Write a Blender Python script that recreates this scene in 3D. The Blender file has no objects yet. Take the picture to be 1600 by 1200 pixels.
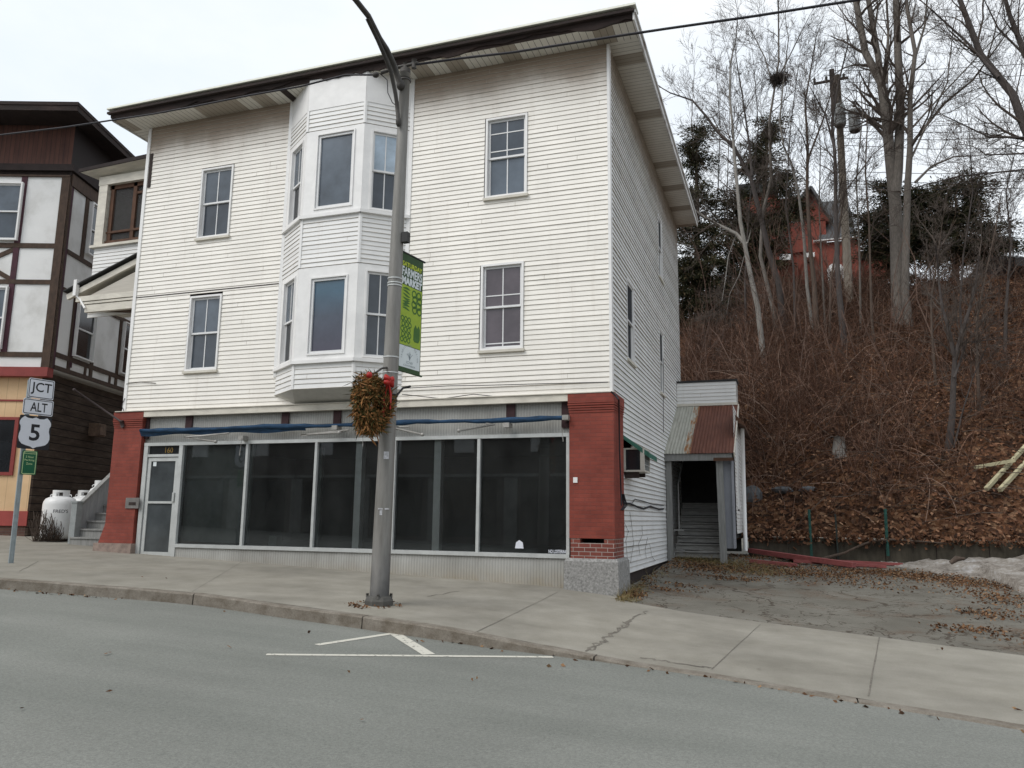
import bpy, math, random
import numpy as np
from math import radians, sin, cos, pi
random.seed(7); rng = np.random.default_rng(7)
C = bpy.context.scene.collection
SC = bpy.context.scene

# ------------------------------------------------------------------ camera
FPX = 1232.39; YAW = radians(19.0917); PITCH = radians(9.6127); ROLL = radians(0.67907)
_f = np.array([-sin(YAW)*cos(PITCH), cos(YAW)*cos(PITCH), sin(PITCH)])
_r = np.array([cos(YAW), sin(YAW), 0.0]); _u = np.cross(_r, _f)
R2 = cos(ROLL)*_r + sin(ROLL)*_u; U2 = -sin(ROLL)*_r + cos(ROLL)*_u
from mathutils import Matrix, Vector
cam_d = bpy.data.cameras.new("camera"); cam = bpy.data.objects.new("camera", cam_d); C.objects.link(cam)
cam_d.sensor_fit = 'HORIZONTAL'; cam_d.sensor_width = 36.0; cam_d.lens = FPX/1600*36.0
cam_d.clip_start = 0.05; cam_d.clip_end = 3000
M4 = Matrix.Identity(4)
for i in range(3):
    M4[i][0] = R2[i]; M4[i][1] = U2[i]; M4[i][2] = -_f[i]
cam.matrix_world = M4
SC.camera = cam

# ------------------------------------------------------------------ world, sun, exposure
SUN_EL = radians(46); SUN_AZ = radians(215)          # azimuth clockwise from +Y (behind the viewer, to the left)
w = bpy.data.worlds.new("World"); SC.world = w; w.use_nodes = True
nt = w.node_tree; nt.nodes.clear()
out = nt.nodes.new('ShaderNodeOutputWorld'); bg = nt.nodes.new('ShaderNodeBackground')
sky = nt.nodes.new('ShaderNodeTexSky'); sky.sky_type = 'NISHITA'; sky.sun_disc = False
sky.sun_elevation = SUN_EL; sky.sun_rotation = SUN_AZ
tc = nt.nodes.new('ShaderNodeTexCoord'); mp = nt.nodes.new('ShaderNodeMapping'); mp.inputs['Scale'].default_value = (1, 1, 2.2)
nz = nt.nodes.new('ShaderNodeTexNoise'); nz.inputs['Scale'].default_value = 2.2; nz.inputs['Detail'].default_value = 7; nz.inputs['Roughness'].default_value = .55
cr = nt.nodes.new('ShaderNodeValToRGB')
cr.color_ramp.elements[0].position = .33; cr.color_ramp.elements[0].color = (6.5, 7.1, 7.75, 1)
cr.color_ramp.elements[1].position = .64; cr.color_ramp.elements[1].color = (7.7, 7.95, 8.15, 1)
mx = nt.nodes.new('ShaderNodeMix'); mx.data_type = 'RGBA'; mx.inputs['Factor'].default_value = .93
nt.links.new(tc.outputs['Generated'], mp.inputs['Vector']); nt.links.new(mp.outputs[0], nz.inputs['Vector'])
nt.links.new(nz.outputs['Fac'], cr.inputs[0]); nt.links.new(sky.outputs[0], mx.inputs['A']); nt.links.new(cr.outputs[0], mx.inputs['B'])
nt.links.new(mx.outputs['Result'], bg.inputs['Color']); nt.links.new(bg.outputs[0], out.inputs[0])
bg.inputs['Strength'].default_value = 0.115
sd = bpy.data.lights.new("sun", 'SUN'); sd.energy = 1.5; sd.angle = radians(35); sd.color = (1.0, .965, .92)
so = bpy.data.objects.new("sun", sd); C.objects.link(so); so.location = (-20, -20, 30)
sdir = Vector((sin(SUN_AZ)*cos(SUN_EL), cos(SUN_AZ)*cos(SUN_EL), sin(SUN_EL)))
so.rotation_euler = sdir.to_track_quat('Z', 'Y').to_euler()
SC.view_settings.view_transform = 'Standard'; SC.view_settings.look = 'None'
SC.view_settings.gamma = 1; SC.view_settings.exposure = 0.28; SC.view_settings.use_curve_mapping = False

# ------------------------------------------------------------------ photo measurements -> points
def ray(x, y): return R2*((x-800)/FPX) - U2*((y-600)/FPX) + _f
def onX(x, y, X): d = ray(x, y); return d*(X/d[0])
def onY(x, y, Y): d = ray(x, y); return d*(Y/d[1])
def onZ(x, y, Z): d = ray(x, y); return d*(Z/d[2])
def onPl(x, y, P, n): d = ray(x, y); return d*((np.dot(P, n))/(np.dot(d, n)))
def onF(x, y, F, t0=3, t1=75, n=1500):
    d = ray(x, y); lo = t0
    for t in np.linspace(t0, t1, n):
        if F(d[0]*t, d[1]*t) > d[2]*t: break
        lo = t
    hi = lo+(t1-t0)/(n-1)
    for _ in range(25):
        m = (lo+hi)/2
        if F(d[0]*m, d[1]*m) > d[2]*m: hi = m
        else: lo = m
    return d*hi
V = lambda *a: np.array(a, float)

# ------------------------------------------------------------------ mesh builder
class MB:
    def __init__(s): s.v = []; s.f = []; s.m = []; s.cur = 0; s.sm = set()
    def add(s, vs, fs, smooth=False):
        b = len(s.v); s.v.extend([tuple(map(float, p)) for p in vs])
        for f in fs:
            if smooth: s.sm.add(len(s.f))
            s.f.append(tuple(i+b for i in f)); s.m.append(s.cur)
        return s
    def quad(s, a, b, c, d): return s.add([a, b, c, d], [(0, 1, 2, 3)])
    def box(s, x0, x1, y0, y1, z0, z1): return s.obox(V(0, 0, 0), V(1, 0, 0), V(0, 1, 0), x0, x1, y0, y1, z0, z1)
    def obox(s, O, u, n, a0, a1, b0, b1, z0, z1, up=V(0, 0, 1)):
        ps = [O+u*a+n*b+up*z for z in (z0, z1) for a, b in ((a0, b0), (a1, b0), (a1, b1), (a0, b1))]
        return s.add(ps, [(0, 3, 2, 1), (4, 5, 6, 7), (0, 1, 5, 4), (1, 2, 6, 5), (2, 3, 7, 6), (3, 0, 4, 7)])
    def bar(s, p, q, wd, ht, up=V(0, 0, 1)):
        p = V(*p); q = V(*q); d = q-p; L = np.linalg.norm(d); d = d/L
        a = np.cross(d, up); na = np.linalg.norm(a); a = a/na if na > 1e-6 else V(1, 0, 0); b = np.cross(a, d)
        return s.obox(p, d, a, 0, L, -wd/2, wd/2, -ht/2, ht/2, up=b)
    def tube(s, pts, rad, n=8, cap=True, smooth=True):
        pts = [V(*p) for p in pts]
        if not hasattr(rad, '__len__'): rad = [rad]*len(pts)
        vs = []; k = len(pts); ref = None
        for i, p in enumerate(pts):
            d = pts[min(i+1, k-1)]-pts[max(i-1, 0)]; d = d/(np.linalg.norm(d)+1e-9)
            if ref is None: ref = V(0, 0, 1) if abs(d[2]) < .9 else V(1, 0, 0)
            a = np.cross(d, ref); a /= (np.linalg.norm(a)+1e-9); b = np.cross(d, a); ref = -b if False else np.cross(a, d)
            for j in range(n):
                t = 2*pi*j/n; vs.append(p+(a*cos(t)+b*sin(t))*rad[i])
        fs = [(i*n+j, i*n+(j+1) % n, (i+1)*n+(j+1) % n, (i+1)*n+j) for i in range(k-1) for j in range(n)]
        s.add(vs, fs, smooth)
        if cap and n > 2:
            b = len(s.v)-len(vs)
            s.f.append(tuple(b+j for j in range(n))); s.m.append(s.cur)
            s.f.append(tuple(b+(k-1)*n+n-1-j for j in range(n))); s.m.append(s.cur)
        return s
    def lathe(s, O, prof, n=20, ax=V(0, 0, 1), smooth=True):
        ax = V(*ax)/np.linalg.norm(ax); a = np.cross(ax, V(1, 0, 0) if abs(ax[0]) < .9 else V(0, 1, 0)); a /= np.linalg.norm(a); b = np.cross(ax, a)
        vs = [O+ax*z+(a*cos(2*pi*j/n)+b*sin(2*pi*j/n))*r for r, z in prof for j in range(n)]
        fs = [(i*n+j, i*n+(j+1) % n, (i+1)*n+(j+1) % n, (i+1)*n+j) for i in range(len(prof)-1) for j in range(n)]
        return s.add(vs, fs, smooth)
    def prism(s, poly, off):
        k = len(poly); poly = [V(*p) for p in poly]; vs = poly+[p+off for p in poly]
        return s.add(vs, [tuple(range(k)), tuple(range(2*k-1, k-1, -1))]+[(i, i+k, (i+1) % k+k, (i+1) % k) for i in range(k)])
    def sphere(s, O, rx, ry, rz, nu=14, nv=8):
        vs = [O+V(rx*sin(pi*i/nv)*cos(2*pi*j/nu), ry*sin(pi*i/nv)*sin(2*pi*j/nu), rz*cos(pi*i/nv)) for i in range(nv+1) for j in range(nu)]
        return s.add(vs, [(i*nu+j, (i+1)*nu+j, (i+1)*nu+(j+1) % nu, i*nu+(j+1) % nu) for i in range(nv) for j in range(nu)], True)

def link(name, me, mat, parent=None, loc=None):
    o = bpy.data.objects.new(name, me); C.objects.link(o)
    for m_ in (mat if isinstance(mat, (list, tuple)) else [mat]):
        if m_ is not None: me.materials.append(m_)
    if parent is not None: o.parent = parent; o['_o'] = list(parent['_o'])
    else: o.location = loc if loc is not None else (0, 0, 0); o['_o'] = list(map(float, o.location))
    return o
def obj(name, mb, mat, parent=None, loc=None):
    """one mesh object; world coordinates in, stored relative to its thing's base"""
    org = V(*parent['_o']) if parent is not None else (V(*loc) if loc is not None else V(0, 0, 0))
    me = bpy.data.meshes.new(name)
    vv = np.array(mb.v, float).reshape(-1, 3)-org
    me.from_pydata(vv.tolist(), [], mb.f)
    if any(mb.m): me.polygons.foreach_set('material_index', mb.m)
    if mb.sm:
        a = np.zeros(len(mb.f), bool); a[list(mb.sm)] = True; me.polygons.foreach_set('use_smooth', a)
    me.update()
    return link(name, me, mat, parent, loc)
def tag(o, label=None, cat=None, group=None, kind=None):
    if label: o['label'] = label
    if cat: o['category'] = cat
    if group: o['group'] = group
    if kind: o['kind'] = kind
    return o
def thing(name, label, cat, loc, group=None):
    o = bpy.data.objects.new(name, None); C.objects.link(o); o.location = [float(a) for a in loc]; o.empty_display_size = .2
    o['_o'] = list(map(float, loc)); return tag(o, label, cat, group)
def struct(name, mb, mat): o = obj(name, mb, mat); o['kind'] = 'structure'; return o

def text_geo(body, bold=0.0, spacing=1.0):
    cu = bpy.data.curves.new('t', 'FONT'); cu.body = body; cu.offset = bold; cu.space_character = spacing; cu.align_x = 'CENTER'; cu.resolution_u = 3
    o = bpy.data.objects.new('t', cu); C.objects.link(o)
    dg = bpy.context.evaluated_depsgraph_get(); me = bpy.data.meshes.new_from_object(o.evaluated_get(dg))
    v = np.array([q.co[:] for q in me.vertices]).reshape(-1, 3); f = [tuple(q.vertices) for q in me.polygons]
    bpy.data.objects.remove(o); bpy.data.curves.remove(cu); bpy.data.meshes.remove(me)
    return v, f
def text(mb, body, O, u, up, width=None, height=None, bold=0.0, spacing=1.0):
    """lettering centred on O, fitted to a width and / or height"""
    v, f = text_geo(body, bold, spacing); lo = v.min(0); hi = v.max(0); c = (lo+hi)/2; sz = hi-lo
    sx = width/sz[0] if width else None; sy = height/sz[1] if height else None
    sx = sx or sy; sy = sy or sx
    mb.add([O+u*((p[0]-c[0])*sx)+up*((p[1]-c[1])*sy) for p in v], f); return mb

def split_obj(name, mb, mat, parent):
    """each separate piece of the builder becomes a part of its own"""
    par = list(range(len(mb.v)))
    def fd(a):
        while par[a] != a: par[a] = par[par[a]]; a = par[a]
        return a
    for f in mb.f:
        for b in f[1:]: par[fd(f[0])] = fd(b)
    g = {}
    for i, f in enumerate(mb.f): g.setdefault(fd(f[0]), []).append(i)
    outs = []
    for ids in g.values():
        m2 = MB(); mp_ = {}
        for i in ids:
            for b in mb.f[i]:
                if b not in mp_: mp_[b] = len(m2.v); m2.v.append(mb.v[b])
            m2.f.append(tuple(mp_[b] for b in mb.f[i])); m2.m.append(mb.m[i])
            if i in mb.sm: m2.sm.add(len(m2.f)-1)
        outs.append(obj(name, m2, mat, parent))
    return outs
# ------------------------------------------------------------------ materials
class N:
    def __init__(s, name):
        s.mat = bpy.data.materials.new(name); s.mat.use_nodes = True; s.t = s.mat.node_tree; s.t.nodes.clear()
        s.out = s.t.nodes.new('ShaderNodeOutputMaterial'); s.b = s.t.nodes.new('ShaderNodeBsdfPrincipled'); s.t.links.new(s.b.outputs[0], s.out.inputs[0])
        s.tc = s.t.nodes.new('ShaderNodeTexCoord')
    def n(s, typ, **kw):
        q = s.t.nodes.new('ShaderNode'+typ)
        for k, v in kw.items(): setattr(q, k, v)
        return q
    def l(s, a, b): s.t.links.new(a, b)
    def pos(s): return s.n('NewGeometry').outputs['Position']
    def noise(s, scale, detail=5, rough=.6, vec=None, stretch=None, dist=0):
        q = s.n('TexNoise'); q.inputs['Scale'].default_value = scale; q.inputs['Detail'].default_value = detail; q.inputs['Roughness'].default_value = rough
        q.inputs['Distortion'].default_value = dist
        vec = vec or s.pos()
        if stretch:
            m = s.n('Mapping'); m.inputs['Scale'].default_value = stretch; s.l(vec, m.inputs['Vector']); vec = m.outputs[0]
        s.l(vec, q.inputs['Vector']); return q.outputs['Fac']
    def ramp(s, fac, stops):
        q = s.n('ValToRGB'); e = q.color_ramp.elements
        while len(e) < len(stops): e.new(.5)
        for i, (p, c) in enumerate(stops):
            e[i].position = p; c = c if hasattr(c, '__len__') else (c, c, c); e[i].color = (*c[:3], 1)
        s.l(fac, q.inputs[0]); return q.outputs[0]
    def math(s, op, a, b=None, c=None, clamp=False):
        q = s.n('Math', operation=op, use_clamp=clamp)
        for i, x in enumerate((a, b, c)):
            if x is None: continue
            if isinstance(x, (int, float)): q.inputs[i].default_value = x
            else: s.l(x, q.inputs[i])
        return q.outputs[0]
    def mix(s, fac, a, b, mode='MIX'):
        q = s.n('Mix', data_type='RGBA', blend_type=mode)
        for nm, x in (('Factor', fac), ('A', a), ('B', b)):
            if isinstance(x, (int, float)): q.inputs[nm].default_value = x if nm == 'Factor' else (x, x, x, 1)
            elif isinstance(x, (tuple, list)): q.inputs[nm].default_value = (*x[:3], 1)
            else: s.l(x, q.inputs[nm])
        return q.outputs['Result']
    def xyz(s, vec=None):
        q = s.n('SeparateXYZ'); s.l(vec or s.pos(), q.inputs[0]); return q.outputs
    def bump(s, h, strength=.3, dist=.01):
        q = s.n('Bump'); q.inputs['Strength'].default_value = strength; q.inputs['Distance'].default_value = dist
        s.l(h, q.inputs['Height']); s.l(q.outputs[0], s.b.inputs['Normal'])
    def col(s, c):
        if isinstance(c, (tuple, list)): s.b.inputs['Base Color'].default_value = (*c[:3], 1)
        else: s.l(c, s.b.inputs['Base Color'])
    def set(s, rough=.6, metal=0, spec=.5):
        s.b.inputs['Roughness'].default_value = rough; s.b.inputs['Metallic'].default_value = metal; s.b.inputs['Specular IOR Level'].default_value = spec
        return s
def srgb(r, g, b): return tuple((c/255/12.92 if c <= 10 else ((c/255+.055)/1.055)**2.4) for c in (r, g, b))
def mul(c, k): return tuple(min(1, x*k) for x in c)
def simple(name, c, rough=.6, var=.18, scale=6, metal=0, bump=.0, bscale=40, stretch=None, spec=.4):
    m = N(name).set(rough, metal, spec)
    f = m.noise(scale, 6, .65, stretch=stretch)
    m.col(m.ramp(f, [(.3, mul(c, 1-var)), (.7, mul(c, 1+var))]))
    if bump: m.bump(m.noise(bscale, 4, .6), bump, .008)
    return m.mat

# ---- setting
m = N('asphalt').set(.9, 0, .25)
f = m.noise(.8, 6, .62, stretch=(.16, 1.1, 1)); g = m.math('ADD', m.math('MULTIPLY', m.noise(110, 2, .8), .5), m.math('MULTIPLY', m.noise(38, 3, .8), .5)); h = m.noise(.35, 4, .55)
c = m.ramp(f, [(.3, (.168, .174, .156)), (.7, (.220, .223, .202))])
c = m.mix(.55, c, m.ramp(g, [(.38, .50), (.62, 1.42)]), 'MULTIPLY'); c = m.mix(.8, c, m.ramp(h, [(.3, .88), (.7, 1.10)]), 'MULTIPLY')
m.col(c); m.bump(g, .45, .006); M_ROAD = m.mat
m = N('concrete_paving').set(.9, 0, .25)
f = m.noise(1.6, 7, .62); g = m.noise(60, 3, .8); st = m.noise(.55, 5, .6)
c = m.ramp(f, [(.28, (.215, .200, .166)), (.72, (.305, .286, .245))]); c = m.mix(.35, c, m.ramp(g, [(.3, .7), (.7, 1.25)]), 'MULTIPLY')
c = m.mix(.7, c, m.ramp(st, [(.34, .78), (.6, 1.08)]), 'MULTIPLY'); m.col(c); m.bump(g, .25, .005); M_WALK = m.mat
M_JOINT = simple('paving_joint', (.150, .135, .112), .95, .4, 12)
m = N('kerb_stone').set(.9, 0, .25)
f = m.noise(5, 6, .65); c = m.ramp(f, [(.3, (.125, .104, .080)), (.72, (.26, .235, .20))]); g = m.noise(60, 3)
m.col(m.mix(.5, c, m.ramp(g, [(.3, .65), (.7, 1.25)]), 'MULTIPLY')); m.bump(m.noise(25, 5), .6, .015); M_KERB = m.mat
m = N('cracked_asphalt').set(.92, 0, .2)
p = m.pos(); dn = m.noise(1.4, 4); wv = m.n('VectorMath', operation='ADD')
cv = m.n('CombineXYZ'); m.l(m.math('MULTIPLY', dn, 1.1), cv.inputs[0]); m.l(m.math('MULTIPLY', m.noise(1.9, 4), 1.1), cv.inputs[1])
m.l(p, wv.inputs[0]); m.l(cv.outputs[0], wv.inputs[1])
def crack(sc, wid):
    q = m.n('TexVoronoi', feature='DISTANCE_TO_EDGE'); q.inputs['Scale'].default_value = sc; m.l(wv.outputs[0], q.inputs['Vector'])
    return m.math('LESS_THAN', q.outputs['Distance'], wid)
k1 = m.math('MULTIPLY', crack(.6, .012), m.math('GREATER_THAN', m.noise(.8, 3), .44))
k2 = m.math('MULTIPLY', crack(1.7, .016), m.math('GREATER_THAN', m.noise(.5, 3), .46))
ck = m.math('MAXIMUM', k1, k2)
f = m.noise(1.0, 6, .62); g = m.noise(120, 2, .7); c = m.ramp(f, [(.3, (.118, .109, .090)), (.7, (.185, .174, .148))])
c = m.mix(.5, c, m.ramp(g, [(.35, .6), (.65, 1.35)]), 'MULTIPLY')
lf = m.math('SUBTRACT', m.noise(.8, 6, .65), .52, clamp=True); lf = m.math('MULTIPLY', lf, 7, clamp=True)
lf = m.math('MULTIPLY', lf, m.ramp(m.noise(26, 4, .75), [(.42, 0.), (.56, 1.)]))
c = m.mix(lf, c, (.105, .062, .038)); c = m.mix(m.math('MULTIPLY', ck, .75), c, (.045, .032, .022)); m.col(c); m.bump(g, .4, .008); M_LOT = m.mat
m = N('leafy_slope').set(1, 0, .1)
vq = m.n('TexVoronoi'); vq.inputs['Scale'].default_value = 7; vq.inputs['Randomness'].default_value = 1; m.l(m.pos(), vq.inputs['Vector'])
c = m.ramp(m.xyz(vq.outputs['Color'])[0], [(0, (.036, .022, .016)), (.4, (.100, .048, .028)), (.75, (.165, .078, .040)), (1, (.25, .15, .09))])
c = m.mix(.85, c, m.ramp(m.noise(.5, 6, .65), [(.34, .42), (.66, 1.25)]), 'MULTIPLY'); m.col(c)
m.bump(m.math('ADD', vq.outputs['Distance'], m.noise(9, 5)), 1, .15); M_HILL = m.mat
M_FAR = simple('far_ground', (.10, .09, .07), 1, .3, .05)
m = N('road_paint').set(.75)
tr = m.n('BsdfTransparent'); ms = m.n('MixShader'); m.col((.56, .54, .47))
m.l(m.ramp(m.noise(16, 7, .72), [(.34, 0.), (.44, 1.)]), ms.inputs[0]); m.l(tr.outputs[0], ms.inputs[1]); m.l(m.b.outputs[0], ms.inputs[2]); m.l(ms.outputs[0], m.out.inputs[0]); M_PAINT = m.mat

# ---- building
def siding_mat(name, base, z_top=None):
    m = N(name).set(.5, 0, .35)
    f = m.noise(.9, 6, .6, stretch=(1, 1, .6)); c = m.ramp(f, [(.3, mul(base, .9)), (.7, mul(base, 1.03))])
    drip = m.noise(2.2, 6, .65, stretch=(2.2, 2.2, .16)); c = m.mix(m.math('MULTIPLY', m.math('SUBTRACT', drip, .56, clamp=True), 1.0, clamp=True), c, (.42, .35, .27))
    fs = m.noise(5, 5, .7, stretch=(.15, .15, 3)); c = m.mix(.5, c, m.ramp(fs, [(.3, .86), (.7, 1.06)]), 'MULTIPLY')
    if z_top:                                          # brown mildew staining under the eave
        z = m.xyz()[2]; e = m.math('SUBTRACT', z_top, z); e = m.math('ADD', e, m.math('MULTIPLY', m.math('SUBTRACT', m.noise(.8, 5, .6, stretch=(1, 1, .3)), .5), 1.0)); e = m.math('MULTIPLY', e, .62)
        c = m.mix(m.ramp(e, [(.20, .86), (.34, .70), (.46, .34), (.72, 0.)]), c, (.23, .160, .105))
    m.col(c); m.bump(m.noise(60, 3, .6, stretch=(.3, .3, 2)), .08, .003); return m.mat
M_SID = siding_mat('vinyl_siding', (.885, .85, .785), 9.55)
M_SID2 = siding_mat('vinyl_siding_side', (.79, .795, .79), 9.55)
M_SIDP = siding_mat('vinyl_siding_plain', (.78, .775, .76))
M_WHITE = simple('white_trim', (.77, .76, .745), .45, .07, 3)
M_OFFW = simple('weathered_cream_trim', (.60, .565, .49), .6, .18, 4, stretch=(.6, 2, 2))
M_GREYP = simple('grey_paint', (.30, .31, .32), .7, .2, 5, stretch=(3, 3, .5))
M_DARKGAP = simple('dark_gap', (.035, .025, .022), .9, .4, 8)
m = N('rotten_fascia').set(.9)
f = m.noise(2.5, 7, .7, stretch=(.5, 1, 3)); m.col(m.ramp(f, [(.3, (.010, .007, .006)), (.58, (.028, .016, .013)), (.85, (.085, .055, .042))])); m.bump(m.noise(14, 5), .7, .02); M_FASCIA = m.mat
def soffit_mat(name, axis):
    m = N(name).set(.6)
    x = m.xyz()[axis]; s_ = m.math('FRACT', m.math('MULTIPLY', x, 7.4)); gap = m.math('LESS_THAN', s_, .075)
    pan = m.math('FLOOR', m.math('MULTIPLY', x, 2.47)); wn = m.n('TexWhiteNoise', noise_dimensions='1D'); m.l(pan, wn.inputs['W'])
    f = m.noise(1.6, 6, .6); c = m.ramp(f, [(.3, (.60, .575, .51)), (.7, (.75, .73, .67))])
    c = m.mix(m.math('MULTIPLY', m.math('GREATER_THAN', wn.outputs['Value'], .72), .85), c, (.30, .255, .20))
    c = m.mix(gap, c, (.12, .10, .085)); m.col(c); return m.mat
M_SOFX = soffit_mat('soffit_front', 0); M_SOFY = soffit_mat('soffit_side', 1)
m = N('stained_white_fascia').set(.5)
y = m.xyz()[1]; f = m.noise(1.3, 5, .6); c = m.ramp(f, [(.35, (.58, .57, .55)), (.7, (.74, .735, .72))])
st = m.math('MULTIPLY', m.math('SUBTRACT', m.noise(.9, 4, .6), .58, clamp=True), 9, clamp=True); m.col(m.mix(st, c, (.22, .15, .10))); M_SFASC = m.mat
def brick_mat(name, c1, c2, mortar, painted=True, rough=.75):
    m = N(name).set(rough, 0, .3); X, Y, Z = m.xyz()
    cb = m.n('CombineXYZ'); m.l(m.math('ADD', X, Y), cb.inputs[0]); m.l(Z, cb.inputs[1])
    q = m.n('TexBrick'); q.inputs['Scale'].default_value = 1; q.inputs['Brick Width'].default_value = .215; q.inputs['Row Height'].default_value = .075
    q.inputs['Mortar Size'].default_value = .006; q.inputs['Color1'].default_value = (*c1, 1); q.inputs['Color2'].default_value = (*c2, 1); q.inputs['Mortar'].default_value = (*mortar, 1)
    m.l(cb.outputs[0], q.inputs['Vector']); f = m.noise(2.2, 6, .65)
    c = m.mix(.75, q.outputs['Color'], m.ramp(f, [(.3, .66), (.7, 1.18)]), 'MULTIPLY')
    wr = m.math('MULTIPLY', m.math('SUBTRACT', m.noise(7, 7, .75), .60, clamp=True), 5, clamp=True); c = m.mix(m.math('MULTIPLY', wr, .5), c, mul(mortar, 1.7))
    m.col(c); m.bump(m.math('ADD', m.math('MULTIPLY', q.outputs['Fac'], -1.), m.math('MULTIPLY', m.noise(60, 4), .5)), .5, .012); return m.mat
M_BRICK = brick_mat('red_painted_brick', (.250, .056, .038), (.21, .046, .032), (.19, .055, .042))
M_BRICKW = brick_mat('worn_brick', (.24, .065, .045), (.16, .045, .035), (.36, .31, .28))
M_BRICKH = brick_mat('orange_red_brick', (.27, .062, .042), (.22, .054, .037), (.20, .08, .06))
M_STONE = simple('rough_stone', (.27, .265, .255), .95, .45, 24, bump=.9, bscale=30)
M_ALU = simple('aluminium_frame', (.50, .515, .505), .42, .12, 4, metal=.2)
m = N('fluted_panel').set(.6)
X = m.xyz()[0]; s_ = m.math('FRACT', m.math('MULTIPLY', X, 17.)); wv_ = m.math('PINGPONG', s_, .5)
f = m.noise(1.2, 6, .65, stretch=(1, 1, .5)); c = m.ramp(f, [(.3, (.27, .265, .245)), (.7, (.42, .42, .40))])
z = m.xyz()[2]; dirt = m.math('MULTIPLY', m.math('SUBTRACT', -.86, z, clamp=True), m.noise(4, 5)); c = m.mix(m.math('MULTIPLY', dirt, 3, clamp=True), c, (.30, .25, .17))
c = m.mix(.5, c, m.ramp(wv_, [(0, .72), (.35, 1.1)]), 'MULTIPLY'); m.col(c); m.bump(wv_, .8, .02); M_FLUTE = m.mat
M_MAROON = simple('maroon_block', (.040, .018, .020), .8, .3)
M_BLUE = simple('blue_canvas', (.012, .042, .090), .85, .55, 8, bump=.5, bscale=18, stretch=(.5, 3, 3))
def glass(name, tint, rough=.015, ior=1.5):
    m = N(name); tr = m.n('BsdfTransparent'); tr.inputs[0].default_value = (*tint, 1); gl = m.n('BsdfGlossy'); gl.inputs['Roughness'].default_value = rough
    gl.inputs['Color'].default_value = (.9, .95, 1, 1)
    fr = m.n('Fresnel'); fr.inputs['IOR'].default_value = ior; ms = m.n('MixShader'); m.l(fr.outputs[0], ms.inputs[0]); m.l(tr.outputs[0], ms.inputs[1]); m.l(gl.outputs[0], ms.inputs[2])
    df = m.n('BsdfDiffuse'); df.inputs[0].default_value = (.42, .45, .44, 1); m2 = m.n('MixShader'); m.l(m.ramp(m.noise(1.1, 6, .65, stretch=(1, 1, .5)), [(.3, .012), (.72, .055)]), m2.inputs[0]); m.l(ms.outputs[0], m2.inputs[1]); m.l(df.outputs[0], m2.inputs[2]); m.l(m2.outputs[0], m.out.inputs[0])
    return m.mat
M_SGLASS = glass('shop_glass', (.74, .77, .76), ior=1.72)
def pane(name, c, rough=.12, spec=.6):
    m = N(name).set(rough, 0, spec); f = m.noise(1.2, 5, .6); m.col(m.ramp(f, [(.3, mul(c, .6)), (.7, mul(c, 1.35))])); return m.mat  # mottling paints faint reflections into the pane colour
M_PANE = pane('grey_screened_glass', (.085, .105, .13)); M_PANED = pane('dark_glass', (.016, .018, .021)); M_PANEM = pane('mid_glass', (.046, .058, .074))
M_PANES = pane('screened_dark_glass', (.020, .023, .028), .5, .08); M_PANEP = pane('curtained_glass', (.085, .070, .080)); M_PANEB = pane('bluish_curtain', (.42, .52, .62), .3)  # last one is a pale bluish curtain
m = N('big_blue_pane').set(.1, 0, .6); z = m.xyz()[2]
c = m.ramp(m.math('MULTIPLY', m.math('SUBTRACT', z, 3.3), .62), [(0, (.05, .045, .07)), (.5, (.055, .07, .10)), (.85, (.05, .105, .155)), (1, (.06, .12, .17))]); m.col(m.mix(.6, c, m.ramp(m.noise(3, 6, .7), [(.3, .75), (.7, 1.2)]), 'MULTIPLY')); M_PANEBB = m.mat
M_INT = simple('interior_dark', (.024, .025, .025), .9, .2, 2); M_INTG = simple('interior_backdrop', (.115, .135, .13), .9, .35, 1.5); M_INTC = simple('interior_column', (.80, .81, .80), .7, .1)
M_DOORG = pane('door_glass', (.060, .068, .072), .06, .5)
M_GOLD = simple('gold_number', (.20, .12, .02), .5)
M_BLACK = simple('black_rubber', (.012, .012, .013), .55, .3); M_CABLE = simple('black_cable', (.014, .013, .018), .6, .2)
M_VINE = simple('dead_vine', (.085, .062, .048), .95, .3)
M_TIN = None
m = N('rusty_tin').set(.7, 0, .3)
X, Y, Z = m.xyz(); edge = m.math('ADD', X, m.math('MULTIPLY', m.math('SUBTRACT', m.noise(2.5, 6, .7), .5), .07))
rust = m.math('GREATER_THAN', edge, -2.36); f = m.noise(3, 6, .7, stretch=(3, .6, .6))
cg = m.ramp(f, [(.3, (.30, .295, .25)), (.7, (.46, .455, .40))]); crs = m.ramp(f, [(.3, (.095, .032, .020)), (.7, (.165, .062, .038))])
c = m.mix(rust, cg, crs); st2 = m.math('MULTIPLY', m.math('LESS_THAN', m.math('ABSOLUTE', m.math('SUBTRACT', edge, -2.42)), .09), m.ramp(m.noise(5, 5, .7, stretch=(2, .5, .5)), [(.45, 0.), (.6, 1.)])); c = m.mix(st2, c, (.28, .13, .05))
m.col(c); M_TIN = m.mat
M_GREYW = simple('weathered_grey_wood', (.235, .235, .225), .85, .25, 4, stretch=(5, 5, .5), bump=.3)
M_STEP = simple('grey_stair_wood', (.27, .265, .25), .85, .28, 5, stretch=(.8, 4, 4), bump=.3)
M_PANELG = simple('smooth_grey_panel', (.27, .28, .31), .7, .1, 2)
M_ROOFD = simple('dark_roofing', (.03, .03, .03), .9, .3)

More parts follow.
